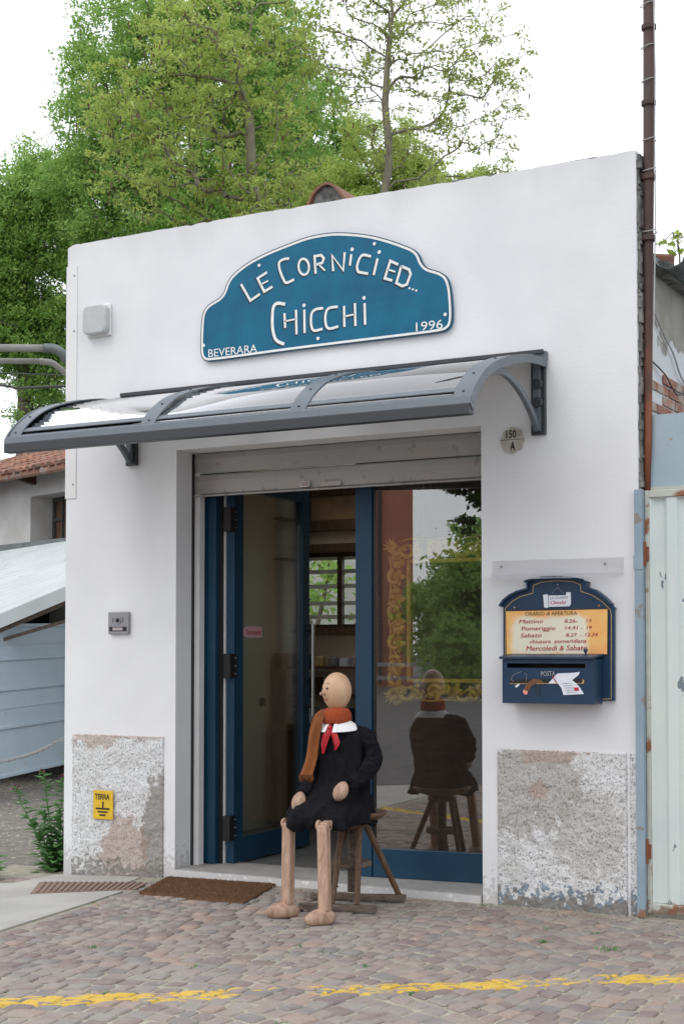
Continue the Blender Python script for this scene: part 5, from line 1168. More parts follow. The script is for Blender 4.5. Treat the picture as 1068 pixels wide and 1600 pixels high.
ribbon3([rk_, rk_ + BS * -.02 + BF * .012 + Vector((0, 0, -.045)), rk_ + BS * -.036 + BF * .014 + Vector((0, 0, -.1)), rk_ + BS * -.04 + BF * .01 + Vector((0, 0, -.155))], [.022, .05, .045, .012], M['ribbon'], 'ribbon', pu, wob=.005)
ribbon3([rk_, rk_ + BS * .03 + BF * .01 + Vector((0, 0, -.04)), rk_ + BS * .047 + BF * .012 + Vector((0, 0, -.09)), rk_ + BS * .04 + BF * .01 + Vector((0, 0, -.135))], [.02, .042, .046, .004], M['ribbon'], 'ribbon', pu, wob=.004, seed=3)
MB().ball(rk_ + BF * .008, (.016, .012, .014), nu=12, nv=8).build('ribbon_knot', M['ribbon'], pu, smooth=True)
mb = MB(); vs = []; pf_ = [(.055, 1.07), (.078, 1.078), (.088, 1.1), (.09, 1.125), (.086, 1.15), (.074, 1.168), (.05, 1.175)]
for rr_, zz in pf_:
    for k in range(36):
        a = 2 * math.pi * k / 36; vs.append(Vector((HC.x, HC.y, 0)) + BF * math.cos(a) * rr_ * .98 + BS * math.sin(a) * rr_ + Vector((0, 0, zz + .005 * math.sin(2 * a) + .003 * math.sin(9 * a))))
mb.add(vs, [(j * 36 + k, j * 36 + (k + 1) % 36, (j + 1) * 36 + (k + 1) % 36, (j + 1) * 36 + k) for j in range(6) for k in range(36)])
scf = mb.build('scarf', M['scarf_red'], pu, smooth=True)
s0 = Vector((HC.x, HC.y, 0)) + BS * -.062
ribbon3([s0 + BF * .03 + Vector((0, 0, 1.165)), s0 + BS * -.012 + BF * .08 + Vector((0, 0, 1.135)), s0 + BS * -.022 + BF * .11 + Vector((0, 0, 1.07)), s0 + BS * -.028 + BF * .125 + Vector((0, 0, 1.0)), s0 + BS * -.034 + BF * .145 + Vector((0, 0, .88)), s0 + BS * -.045 + BF * .185 + Vector((0, 0, .785))], [.04, .062, .07, .078, .084, .09], M['scarf'], 'scarf_tail', scf, thick=.012, fringe=14, wob=.01)

# ================================================================== RIGHT: PIPE, GATE, SIDE WALL
pp = thing('downpipe', 'tall rusty brown pipe rising past the right edge of the facade', 'pipe', (0.06, 0.06, 2.4))
MB().tube([(0.03, .07, 2.42), (0.04, .07, 2.75), (0.045, .07, 3.3), (0.055, .07, 4.2), (0.068, .07, 5.5)], [.02, .023, .026, .031, .034], 14).build('pipe', M['rust'], pp, smooth=True)
for z, x in ((4.26, .056), (3.9, .052), (5.15, .064), (4.7, .06)): MB().lathe([(.038, z), (.044, z + .005), (.044, z + .03), (.038, z + .035)], 14, (x, .07, 0)).build('collar', M['rust'], pp)
for z in (4.32, 3.96, 4.5, 5.05, 4.85, 5.3): MB().tube([(0.058 + .042 * math.cos(a), .07 + .042 * math.sin(a), z + .01 * math.sin(a * 1.5 + z)) for a in [i * .5236 for i in range(13)]], .003, 5, cap=False).build('tie_wire', M['wire'], pp)
o = MB().tube([(.098, .05, 5.4), (.106, .05, 4.9), (.1, .05, 4.5), (.1, .05, 4.0), (.085, .05, 3.4), (.13, .06, 3.3)], .004, 6).build('loose_wire', M['wire'], pp)
gt = thing('gutter', 'grey green half round gutter with a broken end above the side wall', 'gutter', (0.2, 0.15, 3.85))
mb = MB(); n2 = 14; vs = []
for y in (0.22, 3.3):
    for rad in (.105, .1):
        for k in range(n2): a = math.pi + math.pi * k / (n2 - 1); vs.append((.13 + rad * math.cos(a), y + (.012 * math.sin(k * 2.1) if y < 1 else 0), 3.87 + rad * math.sin(a)))
mb.add(vs, [(0 * n2 + k, 0 * n2 + k + 1, 2 * n2 + k + 1, 2 * n2 + k) for k in range(n2 - 1)] + [(n2 + k, 3 * n2 + k, 3 * n2 + k + 1, n2 + k + 1) for k in range(n2 - 1)] + [(k, n2 + k, n2 + k + 1, k + 1) for k in range(n2 - 1)])
mb.build('trough', M['gutter'], gt, smooth=True)
for y in (.75, 1.6, 2.5): MB().strip([(.13 + .11 * math.cos(a), y, 3.87 + .11 * math.sin(a)) for a in [math.pi + i * math.pi / 10 for i in range(11)]], .03, .006, (0, 1, 0)).build('bracket', M['gutter'], gt)
for i in range(10): MB().tube([(-.3, .45 + i * .3, 3.93), (.08, .45 + i * .3, 3.86)], .05, 10).build('roof_tile', M['rooftile'], shop)
pass
# exposed brick band low on the side wall, courses of single bricks
for j in range(4):
    for i in range(9):
        y0 = .06 + i * .25 + (j % 2) * .12; z0 = 2.93 + j * .065
        if rr.random() < .12: continue
        o = MB().box(0.018, 0.026 + rr.uniform(0, .008), y0, y0 + .235, z0, z0 + .055).build('brick', M['brick'], shop, bevel=.004)
for k, pth in enumerate(([(.03, .2, 3.55), (.04, .4, 3.42), (.04, .6, 3.34), (.04, .85, 3.2), (.04, 1.3, 3.3)], [(.03, .2, 3.22), (.05, .4, 3.17), (.05, .65, 3.09), (.05, .95, 3.18), (.04, 1.4, 3.25)])):
    o = MB().tube(smooth_curve(pth, 4), .006 if k == 0 else .005, 6).build('cable', M['wire' if k == 0 else 'wire_dark']); tag(o, ['pale grey cable hanging on the bare side wall', 'dark cable sagging over the exposed bricks'][k], 'cable', None)
gp = thing('blue_panel', 'plain pale blue sheet metal panel above the corrugated gate', 'panel', (.3, .08, 2.45))
MB().box(0.045, 1.6, .09, .1, 2.463, 2.885).build('sheet', M['pale_blue'], gp); MB().box(0.035, 1.6, .075, .105, 2.44, 2.462).build('edge', M['gate_frame'], gp); MB().box(0.03, .055, .075, .088, 2.463, 2.89).build('stile', M['pale_blue'], gp)
pb = thing('gate_post', 'chipped blue steel post between facade and gate', 'post', (0.015, 0, 0))
MB().box(-0.012, 0.036, -.045, .001, 0.0, 2.44).build('post', M['post_blue'], pb, bevel=.003)
MB().box(-0.016, .04, -.05, -.0455, 1.98, 2.06).build('clasp', M['post_blue'], pb)
ga = thing('corrugated_gate', 'pale green corrugated metal gate with rusty frame at the right edge', 'gate', (.1, .04, 0))
for a in ((.037, .062, .0, .04, 0.02, 2.435), (1.5, 1.55, .0, .04, .02, 2.435)): MB().box(*a).build('stile', M['gate_frame'], ga, bevel=.003)
MB().box(.0625, 1.499, .0, .04, 2.395, 2.435).build('top_rail', M['gate_frame'], ga, bevel=.003); MB().box(.0625, 1.499, .0, .04, 0.02, .075).build('bottom_rail', M['gate_frame'], ga, bevel=.003)
mb = MB(); vs = []; n2 = 300
for z in np.linspace(.078, 2.392, 40):
    for k in range(n2):
        x = .064 + 1.43 * k / (n2 - 1); ph = (x - .04) / .15; y = .02 - .022 * max(-.5, min(.5, 1.1 * math.cos(2 * math.pi * ph))) + .002 * math.sin(z * 5 + x * 3); vs.append((x, y, z))
mb.add(vs, [(j * n2 + k, j * n2 + k + 1, (j + 1) * n2 + k + 1, (j + 1) * n2 + k) for j in range(39) for k in range(n2 - 1)])
mb.build('corrugated_sheet', M['gate'], ga, smooth=True)
for z in (.3, 2.0): 
    h_ = MB().tube([(.034, -.012, z), (.034, -.012, z + .14)], .014, 10).build('hinge', M['rust'], ga); MB().box(.037, .062, -.012, -.001, z + .03, z + .11).build('hinge_plate', M['rust'], h_)
# wall of the yard behind the gate
o = MB().box(.125, 3.5, 4.2, 4.4, -.1, 2.4).build('yard_wall', M['plaster']); tag(o, 'grey plastered yard wall behind the corrugated gate', 'wall')
nb = thing('neighbour_wall', 'plain grey wall continuing to the right of the gate', 'wall', (3, 0, 0))
MB().box(1.56, 5.5, .0, .3, -.1, 3.2).build('render', M['plaster'], nb); MB().box(1.54, 5.5, -.03, .33, 3.201, 3.26).build('coping', M['coping'], nb)

# ================================================================== LEFT: LANE, SHED, HOUSE
# pipes and cables leaving the side of the shop
dc = thing('flue_pipes', 'two lagged grey pipes with an elbow entering the left side of the shop', 'pipes', (-4.9, .7, 3.8))
MB().tube([(-7.6, -.88, 3.88), (-4.913, .67, 3.88)], .03, 12).build('pipe', M['duct'], dc, smooth=True)
MB().tube(smooth_curve([(-4.95, .65, 3.88), (-4.88, .69, 3.875), (-4.83, .72, 3.84), (-4.8, .76, 3.78), (-4.7, .85, 3.755), (-4.19, 1.2, 3.75)], 4), .037, 12).build('elbow', M['gutter'], dc, smooth=True)
MB().tube([(-7.6, -.75, 3.805), (-5.06, .72, 3.80)], .022, 10).build('hose', M['duct'], dc, smooth=True)
MB().tube(smooth_curve([(-5.06, .72, 3.80), (-4.98, .78, 3.79), (-4.92, .82, 3.74), (-4.82, .88, 3.70), (-4.19, 1.25, 3.7)], 4), .024, 10).build('hose_bend', M['duct'], dc, smooth=True)
o = MB().tube(smooth_curve([(-8.5, -.9, 3.9), (-5.783, .771, 3.70), (-5.417, .972, 3.66), (-4.19, 1.5, 3.72)], 5), .011, 6).build('cable', M['wire_dark']); tag(o, 'thick dark cable sagging beside the left corner of the shop', 'cable')
o = MB().tube([(-8.5, -.6, 3.9), (-4.19, 1.7, 3.74)], .005, 5).build('cable', M['wire_dark']); tag(o, 'thin taut wire above the thick cable at the left corner', 'cable')

hs = thing('rear_house', 'white stained house with terracotta roof and small barred window up the lane', 'house', (-11.5, 8.6, 0))
hd_ = Vector((.938, -.347, 0)).normalized(); hn_ = Vector((-hd_.y, hd_.x, 0)); ho = Vector((-12.91, 9.06, 0))   # hn_ points away from us
HM = Matrix(((hd_.x, hn_.x, 0, ho.x), (hd_.y, hn_.y, 0, ho.y), (0, 0, 1, 0), (0, 0, 0, 1)))
def hb(nm, x0, x1, y0, y1, z0, z1, m, par=None, **k): return MB().box(x0, x1, y0, y1, z0, z1, HM).build(nm, m, par or hs, **k)
wx0, wx1, wz0, wz1 = .95, 2.5, 3.15, 3.83
mb = MB()
for a in ((-4, wx0, 0, .45, -.1, 4.15), (wx1, 5.5, 0, .45, -.1, 4.15), (wx0, wx1, 0, .45, -.1, wz0), (wx0, wx1, 0, .45, wz1, 4.15)): mb.box(*a, HM)
mb.box(-4, 5.5, .45, 4.5, -.1, .1, HM)
mb.box(-4, -3.8, .46, 4.5, .1, 4.1, HM); mb.box(5.3, 5.5, .46, 4.5, .1, 4.1, HM); mb.box(-4, 5.5, 4.5, 4.7, -.1, 4.1, HM)
mb.build('wall', M['house'], hs)
wn = hb('window', wx0 + .02, wx0 + .07, .36, .4, wz0, wz1, M['wire_dark'])
hb('sill_board', wx0, wx1, .3, .45, wz0 - .02, wz0 + .002, M['coping'], wn)
hb('pane', wx0 + .07, wx1, .4, .41, wz0, wz1, M['canvas_art'], wn); hb('curtain', wx0 + .1, wx1, .43, .44, wz0, wz1, M['plate'], wn)
for x in (wx0 + .33, wx0 + .63, wx0 + .93): hb('bar', x, x + .03, .33, .36, wz0, wz1, M['wire_dark'], wn)
hb('cross_bar', wx0 + .02, wx1, .361, .39, wz0 + .33, wz0 + .37, M['wire_dark'], wn); hb('top_bar', wx0 + .02, wx1, .361, .39, wz1 - .06, wz1, M['wire_dark'], wn)
MB().tube([HM @ Vector((-4.2, -.42, 4.09)), HM @ Vector((5.6, -.42, 4.09))], .06, 10).build('gutter', M['brick'], hs)
for x in (-.6, 1.0, 2.9): MB().add([tuple(HM @ Vector(p)) for p in ((x, -.36, 4.06), (x + .12, -.36, 4.06), (x + .12, .0, 4.0), (x, .0, 4.0), (x, -.36, 4.14), (x + .12, -.36, 4.14), (x + .12, 0, 4.2), (x, 0, 4.2))], [(0, 1, 2, 3), (4, 5, 6, 7), (0, 1, 5, 4), (1, 2, 6, 5), (2, 3, 7, 6), (3, 0, 4, 7)]).build('rafter_end', M['wood_dark'], hs)
rf = MB().add([tuple(HM @ Vector(p)) for p in ((-4.2, -.42, 4.1), (5.6, -.42, 4.1), (5.6, 2.3, 5.1), (-4.2, 2.3, 5.1), (5.6, 4.9, 4.1), (-4.2, 4.9, 4.1))], [(0, 1, 2, 3), (3, 2, 4, 5), (0, 3, 5), (1, 4, 2)]).build('roof', M['wood_dark'], hs)
tmesh = MB().add([(.085 * math.cos(a) * s_, y, .06 * math.sin(a) + zz) for y, s_, zz in ((0, 1, .02), (.42, .8, 0)) for a in [i * math.pi / 6 for i in range(7)]], [(i, i + 1, 8 + i, 7 + i) for i in range(6)] + [tuple(range(7))])
to = tmesh.build('tile', M['rooftile']); tme = to.data; bpy.data.objects.remove(to)
pitch = math.atan2(1.0, 2.72); rz_ = math.atan2(hd_.y, hd_.x)
for j in range(8):
    for i in range(26):
        x = -2.2 + i * .2 + rr.uniform(-.012, .012); y = -.5 + j * .33 + rr.uniform(-.02, .02); 
        o = bpy.data.objects.new('tile', tme); COL.objects.link(o); o.parent = rf
        o.location = HM @ Vector((x, y, 4.1 + (y + .42) * math.tan(pitch) + .03)); o.rotation_euler = (pitch + rr.uniform(-.03, .03), rr.uniform(-.05, .05), rz_ + rr.uniform(-.05, .05))
        o.location -= absloc(rf)
# flashing under the window, over the shed roof
MB().box(-1.6, 5, -.12, -.001, 3.02, 3.14, HM).build('flashing', M['gutter'], hs)
# shed with white corrugated roof and light blue steel doors
sd = thing('shed', 'lean-to shed with sloping white corrugated roof up the lane', 'shed', (-9.5, 6, 0))
A0, A1, B0, B1 = Vector((-9.2, 4.1, 1.68)), Vector((-8.0, 5.72, 2.55)), Vector((-13.4, 8.95, 2.99)), Vector((-10.2, 7.85, 3.06))
vs = []; NU, NV = 20, 220
for i in range(NV + 1):
    v = i / NV
    for j in range(NU + 1):
        u = j / NU; p = (A0 * (1 - u) + A1 * u) * (1 - v) + (B0 * (1 - u) + B1 * u) * v; vs.append(p + Vector((0, 0, .05 * math.sin(v * 2 * math.pi * 19))))
mb = MB().add(vs, [(i * (NU + 1) + j, i * (NU + 1) + j + 1, (i + 1) * (NU + 1) + j + 1, (i + 1) * (NU + 1) + j) for i in range(NV) for j in range(NU)])
mb.build('corrugated_roof', M['white_sheet'], sd, smooth=True)
dn = Vector((0, 0, -.06))
MB().strip([A0 + dn, A1 + dn], .02, .15, (0.8, -.6, 0)).build('fascia', M['white_sheet'], sd)
MB().strip([A0 + Vector((-.1, .1, -.17)), A1 + Vector((-.1, .1, -.17))], .05, .05, (0.8, -.6, 0)).build('beam', M['wood_grey'], sd)
MB().strip([A0 + Vector((-.15, .2, -.2)), A1 + Vector((-.15, .4, -.42))], .05, .04, (0.8, -.6, 0)).build('beam', M['wood_grey'], sd)
mb = MB(); mb.slab([(-8.9, 8.2), (-8.75, 8.2), (-10.0, 8.9), (-13.5, 9.0), (-13.5, 8.8), (-10, 8.7)], -.1, 2.9); mb.build('back_wall', M['wood_dark'], sd)
mb = MB(); mb.slab([(-12.9, 3.9), (-12.8, 3.9), (-13.3, 8.9), (-13.4, 8.9)], -.1, 2.7); mb.slab([(-8.62, 3.35), (-8.5, 3.35), (-8.5, 3.45), (-8.62, 3.45)], -.1, 1.6); mb.slab([(-10.3, 4.9), (-10.2, 4.9), (-11.5, 8.6), (-11.6, 8.6)], -.1, 2.3); mb.build('side_wall_and_dark_sheet', M['black'], sd)  # last black slab is added to stand for the shade under the roof
# steel doors: line from (-8.6,3.4) to (-9.95,8.2)
sk = thing('steel_doors', 'light blue ribbed steel doors of the shed with small rust spots', 'doors', (-9.2, 5.5, 0))
G0, G1 = Vector((-8.55, 2.95, 0)), Vector((-9.9, 8.0, 0)); gd = (G1 - G0).normalized(); gn = Vector((gd.y, -gd.x, 0))    # gn faces the lane
GL = (G1 - G0).length
def gb(nm, z0, z1, out, m=M['container'], l0=0, l1=GL, tilt=0.035, **k):
    vs = []
    for a in (l0, l1):
        for o_ in (out[0], out[1]):
            for z in (z0, z1): p = G0 + gd * a - gn * o_ * -1; vs.append((p.x, p.y, z + .04 + tilt * a * .6))
    return MB().add(vs, [(0, 1, 3, 2), (4, 6, 7, 5), (0, 4, 5, 1), (2, 3, 7, 6), (0, 2, 6, 4), (1, 5, 7, 3)]).build(nm, m, sk, **k)
zs = [0.0, .56, 1.0, 1.35, 1.74]
for i in range(4): gb('panel', zs[i] + .02, zs[i + 1] - .02, (0, .03))
for i, z in enumerate(zs): gb('rail', z - .02, z + .02, (0, .055), bevel=.006)
for i, z in enumerate((.78, 1.52)): gb('rail', z - .006, z + .006, (.028, .04))
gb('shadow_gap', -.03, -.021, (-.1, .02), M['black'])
# chain across the lane
cn = thing('chain', 'slack steel chain hanging across the lane', 'chain', (-7.5, 3.3, .4))
pts = smooth_curve([(-8.6, 3.1, .42), (-7.83, 3.22, .38), (-7.54, 3.37, .44), (-7.37, 3.47, .50), (-7.09, 3.61, .66), (-6.4, 3.9, 1.05)], 9)
mb = MB(); acc = 0; k = 0
for i in range(len(pts) - 1):
    a, b_ = Vector(pts[i]), Vector(pts[i + 1]); L_ = (b_ - a).length; m2 = max(1, int(L_ / .05))
    for j in range(m2):
        c = a.lerp(b_, (j + .5) / m2); d_ = (b_ - a).normalized(); s_ = d_.cross(Vector((0, 0, 1))).normalized() if k % 2 else Vector((0, 0, 1)); k += 1
        mb.tube([c + d_ * .032 * math.cos(t) + s_ * .016 * math.sin(t) for t in [q * math.pi / 4 for q in range(9)]], .0055, 5, cap=False)
mb.build('links', M['wire'], cn)
ps = MB().tube([(-6.4, 3.9, -.1), (-6.4, 3.9, 1.1)], .03, 10).build('post', M['post_blue'], cn)

# ------------------------------------------------------------------ valerian by the corner
def herb(name, label, x, y, stems, m, seed, group=None, flowers=True):
    r = random.Random(seed); t = thing(name, label, 'plant', (x, y, gz(x, y) - .03), group); z0 = gz(x, y) - .04
    sm_, lm, fm = MB(), MB(), MB()
    def leaf(p, d, s_):
        d = d.normalized(); sd_ = d.cross(Vector((0, 0, 1))); sd_ = sd_.normalized() if sd_.length > .01 else Vector((1, 0, 0)); up = sd_.cross(d)
        k_ = len(lm.v)
        lm.v += [tuple(p), tuple(p + d * s_ * .35 + sd_ * s_ * .27 + up * .01), tuple(p + d * s_ * .35 - sd_ * s_ * .27 + up * .01), tuple(p + d * s_ * .72 + sd_ * s_ * .21 - up * s_ * .04), tuple(p + d * s_ * .72 - sd_ * s_ * .21 - up * s_ * .04), tuple(p + d * s_ - up * s_ * .16), tuple(p + d * s_ * .5 - up * .004 * 1)]
        lm.f += [(k_, k_ + 1, k_ + 6), (k_, k_ + 6, k_ + 2), (k_ + 1, k_ + 3, k_ + 6), (k_ + 6, k_ + 4, k_ + 2), (k_ + 6, k_ + 3, k_ + 5), (k_ + 6, k_ + 5, k_ + 4)]
    for sx, sy, h in stems:
        P = [Vector((x + sx * .15, y + sy * .15, z0)), Vector((x + sx * .5, y + sy * .5, z0 + h * .45)), Vector((x + sx * .85, y + sy * .85, z0 + h * .8)), Vector((x + sx, y + sy, z0 + h))]
        P = [Vector(p) for p in smooth_curve(P, 6)]; sm_.tube(P, [.006 * (1 - .6 * i / len(P)) for i in range(len(P))], 5)
        for i, p in enumerate(P[1:-1]):
            d = (P[i + 2] - P[i]).normalized(); n_ = 3 if i < 9 else 2
            for _ in range(n_):
                a = r.uniform(0, 6.28); s_ = r.uniform(.07, .13) * (1.15 - .6 * i / len(P)); leaf(p, Vector((math.cos(a), math.sin(a), r.uniform(.05, .7))), s_)
        if flowers and h > .5:
            for _ in range(11): 
                q = P[-1] + Vector((r.gauss(0, .014), r.gauss(0, .014), r.gauss(0, .012))); fm.ball(q, .007, nu=5, nv=3)
    for _ in range(60): a = r.uniform(0, 6.28); q = r.uniform(0, .14); leaf(Vector((x + q * math.cos(a), y + q * math.sin(a), z0 + r.uniform(.01, .2))), Vector((math.cos(a), math.sin(a), r.uniform(.1, .9))), r.uniform(.07, .13))
    sm_.build('stem', m, t); lm.build('leaves', m, t)
    if fm.v: fm.build('flowers', M['flower'], t)
herb('valerian', 'leafy valerian plant with dark red buds growing at the left corner of the shop', -4.42, .22, [(-.36, -.05, .62), (-.16, .02, .74), (-.05, .1, .7), (.05, .1, 1.02), (-.25, .12, .45), (.02, -.02, .5), (-.1, -.08, .35), (.1, .04, .42)], M['leaf_plant'], 2)
herb('weed', 'low green weed at the edge of the concrete apron far left', -4.62, -.38, [(-.05, 0, .06), (.05, .02, .07), (.02, -.03, .05)], M['leaf_plant'], 5, flowers=False)

# ================================================================== TREES
def tree(name, label, base, lean, blobs, ntar, nleaf, lsize, m_leaf, m_bark, seed, r0=.22, sig=.35, pods=0, minr=.006, group=None, flat=.6, extra=None):
    rn = np.random.RandomState(seed); t = thing(name, label, 'tree', base, group); base = np.array(base, float)
    nodes = [base + 0.]; par = [-1]; dist = [0.]
    for p in lean:
        p = np.array(p, float); a = nodes[-1]; n_ = max(2, int(np.linalg.norm(p - a) / .5)); d0 = a.copy()
        for i in range(1, n_ + 1):
            q = d0 + (p - d0) * i / n_ + rn.normal(0, .04, 3); nodes.append(q); par.append(len(nodes) - 2); dist.append(dist[-1] + .5)
    lo = nodes[max(1, len(nodes) // 3)][2]
    B = np.array(blobs); wts = (B[:, 3] ** 2 * B[:, 4]); wts /= wts.sum()
    tars = []
    for _ in range(ntar):
        b_ = B[rn.choice(len(B), p=wts)]; v = rn.normal(0, 1, 3); v /= np.linalg.norm(v); q = rn.rand() ** .45
        tars.append((b_[0] + v[0] * b_[3] * q, b_[1] + v[1] * b_[3] * q, b_[2] + v[2] * b_[4] * q))
    tars = np.array(tars); ax = np.array(lean[-1]) if len(lean) else base
    order = np.argsort(np.abs(tars[:, 2] - nodes[-1][2]) * .3 + np.linalg.norm(tars[:, :2] - nodes[-1][:2], axis=1)); ends = []
    NA = np.array(nodes); DA = np.array(dist)
    for k_ in order:
        q = tars[k_]; dd = np.linalg.norm(NA - q, axis=1) + .18 * DA + np.where(NA[:, 2] > q[2] + .1, 1.2, 0) + np.where(NA[:, 2] < lo, 2.5, 0)
        j = int(dd.argmin()); a = NA[j]; L_ = np.linalg.norm(q - a); n_ = max(2, int(L_ / .28)); pd = a - (NA[par[j]] if par[j] >= 0 else base); pd /= (np.linalg.norm(pd) + 1e-6)
        c1 = a + pd * L_ * .35 + np.array([0, 0, .06 * L_]); prev = j; add, ad = [], []
        for i in range(1, n_ + 1):
            s_ = i / n_; pt = (1 - s_) ** 2 * a + 2 * s_ * (1 - s_) * c1 + s_ * s_ * q + rn.normal(0, .03, 3) * (s_ < 1)
            add.append(pt); par.append(prev); prev = len(NA) + len(add) - 1; ad.append(DA[j] + L_ * s_)
        NA = np.vstack([NA, add]); DA = np.concatenate([DA, ad]); ends.append(len(NA) - 1)
    n = len(NA); par = np.array(par); cnt = np.zeros(n)
    for e in ends: cnt[e] += 1
    for i in range(n - 1, 0, -1): cnt[par[i]] += cnt[i]
    cnt = np.maximum(cnt, 1)
    rad = np.maximum(minr, r0 * (cnt / cnt.max()) ** .5)
    V, F = [], []; S = 5
    idx = np.arange(1, n); a = NA[par[idx]]; b_ = NA[idx]; d = b_ - a; ln = np.linalg.norm(d, axis=1, keepdims=True) + 1e-9; d /= ln
    up = np.where(np.abs(d[:, 2:3]) < .9, np.array([[0, 0, 1.]]), np.array([[1., 0, 0]])); u = np.cross(d, up); u /= np.linalg.norm(u, axis=1, keepdims=True); w = np.cross(d, u)
    ang = np.arange(S) * 2 * np.pi / S
    ra = np.minimum(rad[par[idx]], rad[idx] * 1.35)
    r1 = u[:, None, :] * np.cos(ang)[None, :, None] + w[:, None, :] * np.sin(ang)[None, :, None]
    va = a[:, None, :] + r1 * ra[:, None, None]; vb = b_[:, None, :] + r1 * rad[idx][:, None, None]
    V = np.concatenate([va, vb], 1).reshape(-1, 3); k0 = (np.arange(len(idx)) * 2 * S)[:, None]; q = np.arange(S)
    F = np.stack([k0 + q, k0 + (q + 1) % S, k0 + S + (q + 1) % S, k0 + S + q], 2).reshape(-1, 4)
    npobj('trunk', V, F, m_bark, t, smooth=True)
    # leaves in loose sprays round the twig ends
    E = NA[ends]; per = max(1, nleaf // len(E)); c = np.repeat(E, per, 0); N = len(c)
    g_ = rn.normal(0, 1, (N, 3)); c = c + g_ * sig * np.array([1, 1, flat])
    fr = rn.rand(N) < .3; pc = NA[par[np.repeat(ends, per)]]; c[fr] = pc[fr] + g_[fr] * sig * .5
    # clump the sprays: pull leaves towards random sub-centres so that gaps open between them
    sub = np.repeat(E, per, 0) + rn.normal(0, 1, (len(E), 5, 3))[np.repeat(np.arange(len(E)), per), rn.randint(0, 5, N)] * sig * np.array([1, 1, flat])
    c = c * .35 + sub * .65
    nd = rn.normal(0, 1, (N, 3)); nd[:, 2] = np.abs(nd[:, 2]) * .6 + .5; nd /= np.linalg.norm(nd, axis=1, keepdims=True)
    h_ = rn.normal(0, 1, (N, 3)); h_[:, 2] -= .5; h_ -= nd * (h_ * nd).sum(1, keepdims=True); h_ /= np.linalg.norm(h_, axis=1, keepdims=True); s2 = np.cross(nd, h_)
    sz = lsize * rn.uniform(.6, 1.3, (N, 1)); wd = .42
    V = np.stack([c - h_ * sz * .5, c + s2 * sz * wd * .5 - h_ * sz * .05, c + h_ * sz * .5 - nd * sz * .12, c - s2 * sz * wd * .5 - h_ * sz * .05], 1).reshape(-1, 3)
    F = np.arange(N * 4).reshape(-1, 4)
    npobj('crown', V, F, m_leaf, t)
    if pods:
        N = pods; c = E[rn.randint(0, len(E), N)] + rn.normal(0, .12, (N, 3)); c[:, 2] -= .06; sz = .09 * rn.uniform(.6, 1.2, (N, 1)); s2 = rn.normal(0, 1, (N, 3)); s2[:, 2] = 0; s2 /= np.linalg.norm(s2, axis=1, keepdims=True); dnv = np.array([[0, 0, -1.]])
        V = np.stack([c - s2 * .012, c + s2 * .012, c + s2 * .012 + dnv * sz, c - s2 * .012 + dnv * sz], 1).reshape(-1, 3); stuff(npobj('seed_pods', V, np.arange(N * 4).reshape(-1, 4), M['seed'], t))
    return t
GZ = -.1
tree('linden_tree', 'tall dense green tree rising behind the left half of the shop roof', (-18.3, 21.2, GZ), [(-18.2, 21.1, 5), (-17.8, 21.2, 10), (-17.6, 21.2, 14)],
     [(-18.92,20.44,15.58,1.88,2.35),(-17.25,21.31,16.52,2.19,2.50),(-18.56,20.76,12.77,2.19,2.19),(-15.92,22.13,14.64,1.57,2.35),(-19.77,20.05,13.86,1.10,1.88),(-17.77,21.28,10.89,2.35,1.57), (-20.2,19.8,13.0,1.1,1.8), (-16.6, 21.6, 11.5, 1.8, 1.8)], 760, 190000, .115, M['leaf_green'], M['bark'], 1, r0=.26, sig=.42, flat=.75)
tree('linden_tree', 'lower green tree left of the shop with its crown over the lane', (-22.9, 21.2, GZ), [(-22.8, 21.1, 5), (-22.7, 21, 10)],
     [(-22.21,21.04,12.90,1.24,1.82),(-22.98,20.73,10.42,1.32,1.98),(-22.06,21.28,9.18,0.99,1.32),(-23.83,20.22,11.41,1.49,2.48),(-22.63,20.79,13.39,0.74,0.99), (-20.9, 21.6, 10.6, 1.1, 2.2), (-22.6, 21.3, 7.9, .7, .45)], 560, 140000, .115, M['leaf_green'], M['bark'], 2, r0=.22, sig=.4, flat=.8)
tree('linden_tree', 'dense green tree farthest back behind the middle of the roof', (-18.2, 27.0, GZ), [(-18.2, 27, 6), (-18.2, 26.8, 12)],
     [(-18.33,26.44,16.11,1.9,2.32),(-17.11,27.18,14.51,1.53,1.43),(-19.32,26.02,13.44,1.60,1.60), (-17.6, 26.9, 12.3, 1.8, 1.5)], 300, 80000, .13, M['leaf_green'], M['bark'], 3, r0=.24, sig=.36)
tree('locust_tree', 'yellow green locust tree with grey branches showing in front of the dense green one', (-11.2, 14.9, GZ), [(-11.25, 14.8, 5), (-11.3, 14.6, 8.2), (-11.55, 14.45, 9.7), (-11.85, 14.2, 11.9), (-11.7, 14.3, 13.6)],
     [(-12.31,13.95,11.94,1.76,1.53),(-13.26,13.48,10.65,1.41,1.29),(-11.41,14.51,10.42,1.17,1.17),(-11.84,14.31,9.72,1.29,0.70),(-13.97,13.06,11.48,0.94,0.94),(-11.37,14.43,12.77,1.06,1.06), (-12.6, 13.8, 13.1, 1.1, .8)], 340, 19000, .1, M['leaf_yellow'], M['bark_green'], 4, r0=.13, sig=.17, pods=900, minr=.0065, flat=.5)
